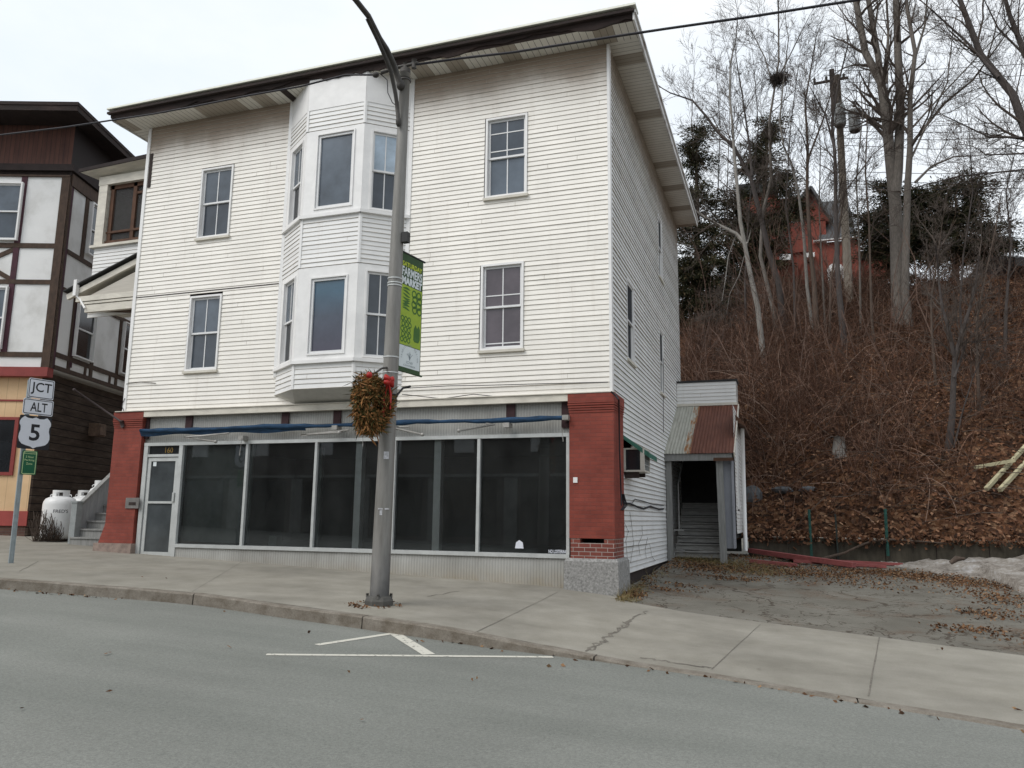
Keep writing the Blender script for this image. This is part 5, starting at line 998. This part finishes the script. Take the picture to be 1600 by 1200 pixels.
cy = 44.5; cp = onY(1566, 402, cy); b0 = V(cp[0], cy, cp[2]-1.5); t = thing('parked_car', 'dark parked car half hidden by brush on the far right of the ridge', 'car', b0)
prof = [(-2.1, .35), (-2.15, .75), (-1.75, .92), (-.95, .98), (-.45, 1.42), (.9, 1.48), (1.6, 1.02), (2.1, .95), (2.15, .4)]
rot = 1.95; cu_, cv_ = V(cos(rot), sin(rot), 0), V(-sin(rot), cos(rot), 0)
def cpnt(x, y, z): return b0+cu_*x+cv_*y+EZ*z
mb = MB(); k = len(prof); vs = []
for yy, sc in ((-.88, 1), (-.80, 1), (.80, 1), (.88, 1)):
    for x, z in prof: vs.append(cpnt(x, yy*(1 if z < 1 else .82), z))
mb.add(vs, [(i*k+j, i*k+(j+1) % k, (i+1)*k+(j+1) % k, (i+1)*k+j) for i in range(3) for j in range(k)]+[tuple(range(k)), tuple(range(4*k-1, 3*k-1, -1))]); obj('body', mb, M_CARP, t)
mb = MB()
for yy in (-.775, .775): mb.add([cpnt(x, yy*1.0, z) for x, z in ((-.8, 1.0), (-.4, 1.36), (.85, 1.41), (1.3, 1.03))], [(0, 1, 2, 3)])
mb.add([cpnt(-.97, yy, 1.0) for yy in (-.65, .65)]+[cpnt(-.52, yy, 1.38) for yy in (.6, -.6)], [(0, 1, 2, 3)]); obj('window', mb, M_PANE, t)
for x in (-1.35, 1.35):
    for yy in (-.86, .7): mb = MB(); mb.lathe(cpnt(x, yy, .32), [(.0, 0), (.32, 0), (.33, .05), (.33, .15), (0, .16)], 16, ax=cv_); obj('wheel', mb, M_BLACK, t)

ub = onF(1327, 472, HILL); UY = ub[1]; ut = onY(1308, 118, UY); t = thing('utility_pole', 'weathered wooden utility pole with two grey transformers standing on the ridge', 'utility pole', ub)
mb = MB(); mb.tube([ub-EZ*.5, (ub+ut)/2, ut], [.20, .175, .14], 12); obj('pole', mb, M_UPOLE, t)
for px, py in ((1312, 178), (1335, 186)): c_ = onY(px, py, UY-.35); mb = MB(); mb.lathe(c_-EZ*.62, [(0, 0), (.24, 0), (.27, .08), (.27, .95), (.22, 1.08), (.10, 1.13), (0, 1.13)], 16); tr_ = obj('transformer', mb, M_TRANS, t); mb = MB(); mb.tube([c_+EZ*.62, c_+V(.05, 0, .9)], .05, 6); mb.lathe(c_-EZ*.66, [(0, 0), (.22, 0), (.22, .05)], 12); obj('bushing', mb, M_POLED, tr_)
mb = MB(); mb.box(ut[0]-.35, ut[0]-.12, UY-.1, UY+.1, ut[2]-2.6, ut[2]+.35); obj('side_timber', mb, M_BARKD, t)
mb = MB(); mb.bar(ut+V(-1.1, 0, -.25), ut+V(.5, -.0, -.2), .1, .1); obj('crossarm', mb, M_BARKD, t)
for x in (-1.05, -.5, .3): mb = MB(); mb.lathe(ut+V(x, 0, -.18), [(.05, 0), (.07, .06), (.05, .1), (.07, .16), (.03, .24)], 8); obj('insulator', mb, M_POLED, t)
for i, (ya, yb2) in enumerate(((110, 100), (129, 118), (196, 190), (205, 203), (216, 214), (227, 232), (268, 268), (282, 283), (291, 294))):
    a = onY(1318, ya, UY); b = onY(1600, yb2, UY+3); m_ = (a+b)/2-EZ*.12; e = b+(b-a)*1.2; cable('utility_wire', [a, m_, b, e], .014, 'thin utility wire running level from the ridge pole off to the right', 'utility wires on the ridge')

# ================================================================== TREES
def grow(tw, p, d, L, r, lvl, mx, spread=.75, upw=.05):
    n = 5 if lvl == 0 else (4 if lvl == 1 else 3); pts = [p]; rr_ = [r]; d = d/np.linalg.norm(d)
    for i in range(n):
        d = d+rng.normal(0, .15+.03*lvl, 3)+EZ*upw; d /= np.linalg.norm(d); p = p+d*L/n; pts.append(p); rr_.append(max(.0045, r*(1-.75*(i+1)/n)))
    tw.tube(pts, rr_, 5 if r > .05 else (4 if r > .02 else 3), cap=False, smooth=r > .03)
    if lvl < mx:
        k_ = (7, 5, 3)[min(lvl, 2)]
        for _ in range(k_):
            s_ = rng.uniform(.2, .97); i = min(n-1, int(s_*n)); q_ = pts[i]+(pts[i+1]-pts[i])*(s_*n-i); dd = pts[i+1]-pts[i]; dd = dd/np.linalg.norm(dd)
            side = rng.normal(0, 1, 3); side -= dd*np.dot(side, dd); side /= np.linalg.norm(side); ang_ = rng.uniform(.45, 1.0)*spread
            grow(tw, q_, dd*cos(ang_)+side*sin(ang_), L*rng.uniform(.35, .62)*(1.15-.5*s_), max(.005, rr_[i]*rng.uniform(.35, .55)), lvl+1, mx, spread, upw)
NBK = 1.7
def tree(pxs, rad, label, mats, limbs=(), nb=10, bl=2.6, start=.35, mx=2, F=HILL, Y=None, extra=None, group='bare trees on the slope', name='bare_tree', jit=.12, upw=.05):
    base = onF(*pxs[0], F) if Y is None else onY(*pxs[0], Y); Yb = base[1]; t = thing(name, label, 'tree', base, group)
    mb = MB(); pts = [base-EZ*.35]+[onY(px, py, Yb+(0 if i == 0 else rng.normal(0, jit))) for i, (px, py) in enumerate(pxs)]
    r0, r1 = rad; rs = np.linspace(r0, r1, len(pts)); rs[0] *= 1.35; rs[1] *= 1.12; mb.tube(pts, rs, 12); lim = []
    for lp, (a, b) in limbs:
        lpts = [onY(px, py, Yb+rng.normal(0, jit)) for px, py in lp]; mb.tube(lpts, np.linspace(a, b, len(lpts)), 8); lim.append((lpts, a, b))
    obj('trunk', mb, mats[0], t); tw = MB(); nb = int(nb*NBK)
    for (pp, a, b), nn_, st0 in [((pts, r0, r1), nb, start)]+[((l_[0], l_[1], l_[2]), max(4, nb//2), .2) for l_ in lim]:
        seg = np.linalg.norm(np.diff(np.array(pp), axis=0), axis=1); cum = np.concatenate([[0], np.cumsum(seg)]); T = cum[-1]
        for _ in range(nn_):
            s_ = rng.uniform(st0, 1)*T; i = min(len(seg)-1, int(np.searchsorted(cum, s_)-1)); i = max(i, 0); f_ = (s_-cum[i])/seg[i]; q_ = pp[i]+(pp[i+1]-pp[i])*f_
            dd = (pp[i+1]-pp[i])/seg[i]; side = rng.normal(0, 1, 3); side -= dd*np.dot(side, dd); side /= np.linalg.norm(side); an = rng.uniform(.45, .95); r_ = (a+(b-a)*s_/T)
            grow(tw, q_, dd*cos(an)+side*sin(an), bl*rng.uniform(.55, 1.1)*(1.2-.5*s_/T), max(.010, r_*rng.uniform(.25, .5)), 0, mx, upw=upw)
        grow(tw, pp[-1], pp[-1]-pp[-2], bl*.9, b, 0, mx)
    obj('branches', tw, mats[1], t); return t
TB = (M_BARKL, M_TWIG); TG = (M_BARK, M_TWIG); TD = (M_BARKD, M_TWIG); TR_ = (M_BARKB, M_TWIG)
tree([(1194, 568), (1184, 480), (1173, 432), (1165, 389), (1157, 347), (1152, 293), (1147, 240), (1145, 200), (1140, 150), (1141, 100), (1150, 60)], (.125, .025), 'pale grey bare tree with one low broken limb, nearest the white building', TB,
     [([(1166, 382), (1150, 365), (1120, 350), (1096, 336), (1075, 320)], (.09, .03)), ([(1165, 390), (1172, 365), (1174, 356)], (.03, .015)), ([(1150, 367), (1138, 400), (1133, 440), (1128, 470)], (.025, .012)), ([(1163, 400), (1155, 430), (1140, 460), (1135, 490)], (.022, .01))], 12, 2.2, .5)
tree([(1225, 518), (1217, 445), (1200, 389), (1189, 341), (1173, 277), (1147, 230), (1122, 207), (1102, 180), (1082, 157), (1047, 145)], (.16, .03), 'dark bare tree leaning hard left towards the eave', TD, [([(1175, 275), (1170, 220), (1160, 150), (1150, 90)], (.06, .02))], 16, 2.6, .45)
tree([(1216, 520), (1205, 470), (1188, 400), (1192, 330), (1205, 280), (1202, 190), (1210, 140), (1217, 95), (1216, 0)], (.11, .03), 'slim bare tree carrying a ragged nest high in its fork', TG, [([(1210, 140), (1195, 90), (1170, 40)], (.04, .015)), ([(1212, 130), (1235, 85), (1262, 30)], (.04, .015))], 12, 2.4, .5)
tree([(1270, 514), (1261, 448), (1256, 368), (1248, 304), (1237, 256), (1225, 230), (1218, 190), (1225, 120), (1232, 60)], (.085, .02), 'thin pale-streaked bare tree in front of the house gable', TB, [], 12, 2.4, .45)
tree([(1276, 522), (1272, 440), (1266, 389), (1261, 293), (1262, 230), (1258, 160), (1270, 90)], (.13, .025), 'brown bare tree just right of the pale-streaked one', TR_, [([(1262, 250), (1285, 190), (1303, 130)], (.05, .02))], 14, 2.6, .45)
tree([(1320, 545), (1312, 466), (1309, 427), (1306, 347), (1305, 253), (1300, 190), (1310, 130), (1325, 70)], (.14, .025), 'tall dark bare tree crossing in front of the wooden utility pole', TD, [([(1306, 240), (1290, 180), (1268, 140)], (.05, .02))], 14, 2.5, .4)
tree([(1407, 500), (1404, 450), (1402, 400), (1399, 320), (1393, 267), (1385, 187), (1377, 130), (1352, 82), (1337, 0), (1330, -60)], (.36, .11), 'biggest bare tree, thick grey trunk splitting into tall upright stems', TG,
     [([(1399, 300), (1403, 262), (1407, 175), (1403, 82), (1400, 0), (1402, -60)], (.24, .11)), ([(1377, 130), (1373, 95), (1357, 0), (1350, -60)], (.16, .09)), ([(1385, 130), (1388, 50), (1383, -40)], (.07, .04))], 14, 3.6, .45, jit=.2)
tree([(1420, 510), (1414, 460), (1415, 400), (1418, 293), (1422, 230), (1422, 150), (1430, 82), (1417, 12), (1415, -60)], (.20, .06), 'bare tree hugging the right side of the biggest trunk', TG,
     [([(1424, 225), (1475, 162), (1520, 125), (1560, 70)], (.07, .03)), ([(1425, 245), (1450, 190), (1480, 130), (1490, 40)], (.05, .02)), ([(1430, 285), (1455, 260), (1490, 245), (1530, 243)], (.06, .02)), ([(1425, 200), (1470, 150), (1568, 45)], (.05, .02)), ([(1430, 90), (1445, 40), (1450, -20)], (.06, .03))], 14, 2.8, .45, jit=.2)
tree([(1690, 560), (1660, 330), (1600, 195), (1582, 147), (1532, 85), (1500, 0), (1490, -60)], (.24, .07), 'bare tree leaning in over the top right corner from outside the frame', TD, [([(1560, 120), (1510, 65), (1455, 15)], (.06, .03)), ([(1640, 250), (1600, 215), (1545, 214), (1478, 182)], (.06, .02)), ([(1600, 195), (1570, 130), (1530, 110)], (.05, .02)), ([(1650, 300), (1600, 240), (1540, 242), (1532, 235)], (.05, .02)), ([(1665, 340), (1600, 265), (1500, 275), (1430, 293)], (.05, .02))], 12, 3.2, .4, Y=33)
tree([(1720, 400), (1640, 160), (1600, 80), (1577, 22), (1560, -40)], (.2, .06), 'bare tree limb and crown at the extreme top right edge', TD, [([(1600, 85), (1560, 45), (1538, 0)], (.05, .02))], 8, 3.0, .3, Y=35)
tree([(1482, 702), (1488, 650), (1490, 595), (1492, 560), (1481, 510), (1472, 480), (1467, 440), (1462, 380)], (.12, .02), 'dark forked sapling low on the slope, left of the brush pile', TD, [([(1492, 562), (1503, 520), (1515, 482), (1525, 440), (1530, 400)], (.08, .02)), ([(1491, 590), (1510, 535), (1555, 530)], (.04, .015)), ([(1490, 700), (1505, 640), (1520, 590), (1540, 545)], (.03, .012))], 12, 1.5, .4)
tree([(1366, 540), (1362, 500), (1360, 430), (1358, 350), (1352, 270), (1355, 200), (1350, 130)], (.07, .015), 'thin bare sapling just left of the biggest trunk', TR_, [], 10, 1.9, .35)
tree([(1462, 600), (1456, 520), (1455, 470), (1465, 400), (1475, 330)], (.06, .015), 'thin bare sapling between the big tree and the forked sapling', TR_, [], 10, 1.8, .3)
tree([(1530, 640), (1527, 560), (1526, 500), (1540, 430), (1555, 360), (1565, 300)], (.06, .015), 'thin bare sapling right of the forked one', TR_, [], 10, 1.9, .3)
for i, (pxs, lab) in enumerate((([(1078, 520), (1085, 420), (1092, 300), (1080, 200), (1085, 110)], 'thin bare tree rising behind the side eave, leftmost of all'), ([(1108, 500), (1110, 400), (1122, 300), (1125, 200), (1118, 90)], 'thin bare tree second from the side eave'), ([(1140, 500), (1138, 420), (1136, 300), (1140, 180), (1145, 70)], 'thin bare tree behind the pale tree with the broken limb'), ([(1243, 530), (1240, 420), (1228, 320), (1235, 200), (1248, 100)], 'thin bare tree between the nest tree and the gable'),
                               ([(1290, 520), (1285, 430), (1280, 330), (1282, 230), (1270, 130)], 'thin bare tree between the gable and the utility pole'), ([(1296, 535), (1298, 440), (1320, 300), (1365, 240), (1390, 220)], 'curving bare sapling reaching right past the utility pole'), ([(1345, 520), (1343, 400), (1338, 280), (1348, 180), (1340, 80)], 'thin bare tree right of the utility pole'), ([(1166, 520), (1164, 440), (1170, 330), (1185, 200), (1178, 100)], 'thin bare tree between the pale tree and the dark leaning one'),
                               ([(1570, 560), (1572, 480), (1580, 380), (1572, 300), (1590, 220)], 'thin bare tree at the right edge in front of the parked car'), ([(1505, 560), (1500, 480), (1505, 400), (1520, 300), (1515, 220)], 'thin bare tree in front of the right hand cedar'))):
    tree(pxs, (random.uniform(.05, .08), .012), lab, random.choice((TG, TR_, TD)), [], 15, 2.2, .3, mx=2)
nb_ = onY(1217, 124, 36.4); mb = MB()
for i in range(420):
    c_ = nb_+rng.normal(0, 1, 3)*V(.20, .18, .13); d_ = rng.normal(0, 1, 3)*V(1, 1, .5); d_ /= np.linalg.norm(d_); mb.tube([c_-d_*.22, c_+rng.normal(0, .03, 3), c_+d_*.22], .009, 3, cap=False)
tag(obj('nest', mb, M_BARKD, None, nb_), 'ragged dark twig nest lodged high in a bare tree fork', 'nest')

def cards(ctr, dirs, ln, wd):
    n = len(ctr); dirs = dirs/np.linalg.norm(dirs, axis=1)[:, None]; sd = np.cross(dirs, rng.normal(0, 1, (n, 3))); sd /= np.linalg.norm(sd, axis=1)[:, None]
    v = np.stack([ctr-dirs*ln*.5-sd*wd*.3, ctr-sd*wd*.5+dirs*ln*.1, ctr+dirs*ln*.5, ctr+sd*wd*.5+dirs*ln*.1], 1).reshape(-1, 3); mb = MB(); mb.v = v.tolist(); mb.f = [(4*i, 4*i+1, 4*i+2, 4*i+3) for i in range(n)]; mb.m = [0]*n; return mb
def cedar(label, Y, blobs, trunk, n=16000, leaf=(.17, .05)):
    a = onY(*trunk[0], Y); t = thing('cedar_tree', label, 'tree', a, 'dark cedars on the ridge'); mb = MB(); b = onY(*trunk[1], Y); mb.tube([a-EZ*.3, (a+b)/2, b], [.2, .15, .05], 8)
    ws = np.array([r*q_ for _, _, r, q_ in blobs], float); cnt = (ws/ws.sum()*n).astype(int); C_, D_ = [], []
    for (px, py, rx_, ry_), k_ in zip(blobs, cnt):
        c0 = onY(px, py, Y); sc = Y/FPX*1.04; ncl = max(10, k_//90); dv = rng.normal(0, 1, (ncl, 3)); dv /= np.linalg.norm(dv, axis=1)[:, None]; rad = rng.uniform(.25, 1.0, ncl)**.6
        cl = c0+dv*rad[:, None]*np.array([rx_*sc, min(rx_, ry_)*sc, ry_*sc])
        for q_ in cl[::3]: mb.tube([c0+(q_-c0)*.1+V(0, 0, -.2), (c0+q_)/2+V(0, 0, .05), q_], [.04, .025, .01], 4, cap=False)
        per = max(1, int(1.7*k_)//ncl); o_ = rng.normal(0, 1, (ncl*per, 3)); hz = dv*np.array([1, 1, .25])+np.array([0, 0, -.12]); s_ = rng.uniform(-.75, .75, (ncl*per, 1)); hr = np.repeat(hz, per, 0); pc = np.repeat(cl, per, 0)+hr*s_+np.array([0, 0, -.22])*s_**2+o_*np.array([.20, .20, .09]); C_.append(pc); D_.append(hr*1.0+o_*np.array([.7, .7, .45])+np.array([0, 0, -.15]))
    obj('trunk', mb, M_BARKB, t); ctr = np.concatenate(C_); dd = np.concatenate(D_); k_ = len(ctr); obj('foliage', cards(ctr, dd, rng.uniform(.6, 1.5, k_)[:, None]*leaf[0], rng.uniform(.6, 1.4, k_)[:, None]*leaf[1]), M_CEDAR, t)
cedar('dark cedar close behind the white building eave, furthest left', 42, [(1082, 250, 26, 38), (1078, 330, 40, 50), (1100, 400, 42, 55), (1070, 440, 30, 40), (1095, 205, 14, 25), (1090, 460, 40, 30), (1130, 470, 40, 30), (1062, 478, 26, 22), (1100, 490, 40, 18)], [(1090, 500), (1088, 220)], 30000)
cedar('tall ragged cedar in front of the house tower', 44, [(1148, 330, 30, 45), (1190, 250, 28, 40), (1205, 200, 16, 34), (1140, 420, 34, 40), (1225, 290, 22, 32), (1195, 420, 30, 35), (1215, 340, 22, 36), (1165, 450, 36, 30), (1180, 370, 34, 40), (1250, 335, 14, 24)], [(1185, 490), (1200, 190)], 33000)
cedar('dark spreading cedar behind the biggest bare trunk', 43, [(1390, 310, 30, 26), (1358, 350, 24, 20), (1400, 365, 46, 34), (1432, 320, 30, 30), (1395, 420, 26, 30), (1440, 380, 34, 36), (1368, 395, 20, 18)], [(1405, 460), (1400, 300)], 21000)
cedar('broad dark cedar with open trunk at right of the ridge', 44, [(1470, 310, 34, 30), (1510, 300, 30, 26), (1455, 360, 30, 30), (1500, 350, 40, 32), (1545, 370, 26, 28), (1520, 395, 40, 20), (1565, 385, 26, 14), (1480, 395, 30, 16)], [(1492, 440), (1494, 310)], 23000)

# ================================================================== BRAMBLES, LEAF LITTER, DRY GRASS (countless)
def strands(base, dirs, L, r, k=5, droop=.5, wob=.12):
    n = len(base); d = dirs/np.linalg.norm(dirs, axis=1)[:, None]; pts = [base]; p = base.copy()
    for i in range(k):
        d = d+rng.normal(0, wob, (n, 3))+np.array([0, 0, -droop/k])*(i/k*2); d /= np.linalg.norm(d, axis=1)[:, None]; p = p+d*(L/k)[:, None]; pts.append(p)
    P_ = np.stack(pts, 1); ax = P_[:, -1]-P_[:, 0]; ax /= np.linalg.norm(ax, axis=1)[:, None]; a = np.cross(ax, rng.normal(0, 1, (n, 3))); a /= np.linalg.norm(a, axis=1)[:, None]; b = np.cross(ax, a)
    tap = np.linspace(1, .45, k+1)[None, :, None, None]; an = np.array([0, 2*pi/3, 4*pi/3]); off = (a[:, None, None, :]*np.cos(an)[None, None, :, None]+b[:, None, None, :]*np.sin(an)[None, None, :, None])*r[:, None, None, None]*tap
    Vv = (P_[:, :, None, :]+off).reshape(-1, 3); m_ = 3*(k+1); fs = []
    loc = [(i*3+j, i*3+(j+1) % 3, (i+1)*3+(j+1) % 3, (i+1)*3+j) for i in range(k) for j in range(3)]
    F_ = (np.arange(n)[:, None, None]*m_+np.array(loc)[None]).reshape(-1, 4); mb = MB(); mb.v = Vv.tolist(); mb.f = [tuple(x) for x in F_.tolist()]; mb.m = [0]*len(mb.f); return mb
def hill_pts(n, x0, x1, y0, y1, dens=None):
    out = []
    while len(out) < n:
        x, y = rng.uniform(x0, x1), rng.uniform(y0, y1)
        if x < -1.0 and y < 28.2: continue
        if dens and rng.uniform() > dens(x, y): continue
        out.append((x, y, HILL(x, y)))
    return np.array(out)
den = lambda x, y: min(1, max(.10, .75-.10*(x-2)+.25*sin(1.1*x+.6*y)+.2*sin(.7*y-1.9*x)))*(.25+.75*sstep(25.2, 29, y))*(1-.75*sstep(4.5, 6, x)*(1-sstep(28, 31, y)))
bp_ = hill_pts(17000, -4.5, 13, 25, 43, den); n = len(bp_); o = obj('bramble_thicket', strands(bp_-np.array([0, 0, .05]), rng.normal(0, .55, (n, 3))+np.array([0, -.25, .9]), rng.uniform(.6, 2.3, n), rng.uniform(.005, .0125, n), 5, 1.1), M_BRAM); tag(o, 'tangled red-brown bramble stems covering the slope', 'brambles', kind='stuff')
bp_ = hill_pts(500, -1.0, 12, 25, 40, lambda x, y: .5); n = len(bp_); o = obj('fallen_twigs', strands(bp_+np.array([0, -.1, .25]), rng.normal(0, 1, (n, 3))*np.array([1, .4, .35]), rng.uniform(.8, 3.0, n), rng.uniform(.007, .018, n), 5, .3, .1), M_VINE); tag(o, 'pale fallen twigs and sticks strewn over the slope', 'twigs', kind='stuff')
sb_ = MB()
for p in hill_pts(120, -4.5, 11.5, 31, 42, lambda x, y: .9 if x < 5 else .45):
    p = np.array(p); grow(sb_, p-EZ*.1, np.array([rng.normal(0, .14), rng.normal(0, .1), 1.]), rng.uniform(1.5, 6.5), rng.uniform(.012, .034), 1, 2, .7, .06)
o = obj('sapling_brush', sb_, M_SAPL); tag(o, 'screen of countless thin upright saplings between the bigger trunks', 'brush', kind='stuff')
lp = hill_pts(30000, -3.5, 12.5, 24.35, 42); n = len(lp); sl = np.array([0, -.58, .81]); tdir = rng.normal(0, 1, (n, 3)); tdir -= np.outer(tdir@sl, sl)*.75
ex_ = np.column_stack([rng.uniform(-1.1, 9, 1500), rng.normal(24.12, .09, 1500), np.zeros(1500)]); ex_[:, 2] = np.where(ex_[:, 1] < 24.16, -.47-np.abs(rng.normal(0, .10, 1500)), -.44); lp = np.concatenate([lp, ex_]); tdir = np.concatenate([tdir, rng.normal(0, 1, (1500, 3))]); n = len(lp)
mbx = cards(lp+sl*rng.uniform(.02, .14, n)[:, None], tdir, rng.uniform(.07, .18, n)[:, None], rng.uniform(.05, .12, n)[:, None]); o = obj('leaf_litter', mbx, M_LEAF); tag(o, 'rust-brown fallen leaves blanketing the slope', 'leaves', kind='stuff')
# leaves and dry grass on the lot: along the wall, by the porch, against the plinth, in drifts
ctrs = []
def drift(px, py, n, sx, sy): c_ = onF(px, py, LOT); ctrs.append(np.stack([rng.normal(c_[0], sx, n), rng.normal(c_[1], sy, n)], 1))
for a in ((1100, 888, 1100, .55, .6), (1180, 885, 900, .7, .7), (1230, 895, 800, .8, .5), (1160, 870, 700, .6, .5), (1330, 893, 900, .9, .5), (1400, 897, 900, .8, .45), (1290, 900, 500, .7, .4), (1470, 905, 800, .7, .5), (1530, 915, 700, .5, .5), (1560, 935, 500, .3, .6), (1000, 905, 350, .12, .8), (1020, 885, 350, .3, .5), (1075, 875, 500, .5, .3), (990, 930, 260, .12, .25), (1540, 960, 260, .3, .3), (1520, 985, 200, .35, .15), (1580, 1000, 90, .4, .2), (1150, 905, 300, .4, .2), (1350, 915, 300, .8, .4), (1240, 870, 600, 1.0, .25), (1030, 920, 120, .4, .1), (1060, 915, 100, .3, .1)): drift(*a)
xy = np.concatenate(ctrs); xy = xy[(xy[:, 0] > -2.85) & (xy[:, 1] < 24.1)]; xy = xy[[not (p[0] < -1.6 and p[1] > 21.5) and p[1] > YB(p[0])-.1 for p in xy]]
pz = np.array([LOT(*p) for p in xy]); n = len(xy); c3 = np.column_stack([xy, pz+rng.uniform(.0, .05, n)]); td = rng.normal(0, 1, (n, 3))*np.array([1, 1, .35])
o = obj('leaf_drift', cards(c3, td, rng.uniform(.03, .085, n)[:, None], rng.uniform(.015, .05, n)[:, None]), M_LEAFG); tag(o, 'dry brown leaves drifted across the cracked parking lot', 'leaves', kind='stuff')
gp = []
for px, py, k_, sx, sy in ((985, 925, 260, .12, .5), (978, 938, 120, .1, .15), (1015, 900, 90, .2, .4), (1100, 878, 420, .5, .35), (1150, 884, 420, .5, .5), (1180, 895, 260, .5, .4), (1060, 872, 150, .4, .15)):
    c_ = onF(px, py, LOT); gp.append(np.stack([rng.normal(c_[0], sx, k_), rng.normal(c_[1], sy, k_)], 1))
gp = np.concatenate(gp); gp = gp[(gp[:, 0] > -2.86)]; n = len(gp); g3 = np.column_stack([gp, [LOT(*p) for p in gp]])
m_gr = island('dry_grass_blades', [(0, (.10, .075, .03)), (.6, (.22, .17, .075)), (1, (.30, .25, .13))]); o = obj('dry_grass', strands(g3, rng.normal(0, .6, (n, 3))+np.array([0, 0, .6]), rng.uniform(.08, .28, n), rng.uniform(.002, .005, n), 4, 1.2), m_gr); tag(o, 'straw-coloured dry grass tufts along the lot edge', 'grass', kind='stuff')
# stray leaves on the street and paving
sl_ = []
for px, py, F in ((165, 1024, RD), (172, 1022, RD), (350, 957, RD), (358, 1013, RD), (745, 1062, RD), (738, 1065, RD), (858, 1043, RD), (565, 1128, RD), (170, 1083, RD), (34, 1110, RD), (545, 1052, RD), (483, 990, RD), (1310, 1093, RD), (1465, 1015, S), (1472, 1016, S), (1585, 1110, S), (1592, 1112, S), (222, 903, S), (260, 905, S), (660, 1004, RD), (652, 1004, RD), (880, 1042, RD), (605, 944, S), (585, 948, S), (615, 942, S), (572, 950, S), (566, 953, S), (622, 944, S), (600, 951, S), (592, 953, S), (1187, 1047, S)):
    p = onF(px, py, F); sl_.append((p[0], p[1], F(p[0], p[1])+.02))
for i in range(60): x = rng.uniform(-12.5, -9.5); y = KERB(x)-rng.uniform(.02, .2); sl_.append((x, y, RD(x, y)+.015))
for i in range(45): x = rng.uniform(-4, 2.5); y = KERB(x)-abs(rng.normal(0, .08)); sl_.append((x, y, RD(x, y)+.012))
for i in range(80): a = rng.uniform(0, 2*pi); r_ = rng.uniform(.2, .42); x, y = pb[0]+r_*cos(a)-.05, pb[1]+r_*sin(a)-.08; sl_.append((x, y, S(x, y)+.015))
sl_ = np.array(sl_); n = len(sl_); o = obj('stray_leaves', cards(sl_, rng.normal(0, 1, (n, 3))*np.array([1, 1, .15]), rng.uniform(.03, .08, n)[:, None], rng.uniform(.015, .045, n)[:, None]), M_LEAFG); tag(o, 'dead leaves scattered over the street, kerb and sidewalk', 'leaves', kind='stuff')

# ================================================================== ACROSS THE STREET (seen only mirrored in the shop glass)
t = thing('opposite_building', 'dark brick shop building across the street, mirrored in the storefront glass', 'building', (-4, -9, -1.6))
mb = MB(); mb.box(-75, 30, -16, -9, -2.2, 5.6); obj('wall', mb, M_OPP, t)
mb = MB(); text(mb, 'PALMER BR', V(-4.2, -8.98, 2.55), -EX, EZ, width=6.2, height=.42); obj('sign_lettering', mb, simple('pale_letters', (.35, .35, .33), .7, .05), t)
mb = MB(); mb.box(-75, 30, -9.0, -8.8, 5.2, 5.55); mb.box(-75, 30, -9.0, -8.85, 2.05, 2.2)
for x in np.arange(-42.4, 14, 4.2): mb.box(x-.5, x+.2, -9, -8.9, -1.8, 2.0)
obj('reflection_trim', mb, simple('reflection_trim_paint', (.30, .30, .28), .8, .3, 2), t)  # pale bands and pilasters added so the shop glass mirrors uneven tones
for x in np.arange(-41.5, 14, 4.2):
    mb = MB(); mb.box(x, x+1.1, -9.0, -8.93, 3.3, 4.9); obj('reflection_window', mb, M_WHITE, t)  # white upstairs blocks added, likewise for the glass to mirror
for x in np.arange(-42, 14, 4.2): mb = MB(); mb.box(x, x+2.9, -8.99, -8.9, -1.0, 1.9); obj('shop_window', mb, M_PANED, t)
for o in bpy.data.objects:
    if '_o' in o.keys(): del o['_o']
print('scene ok', len(bpy.data.objects))
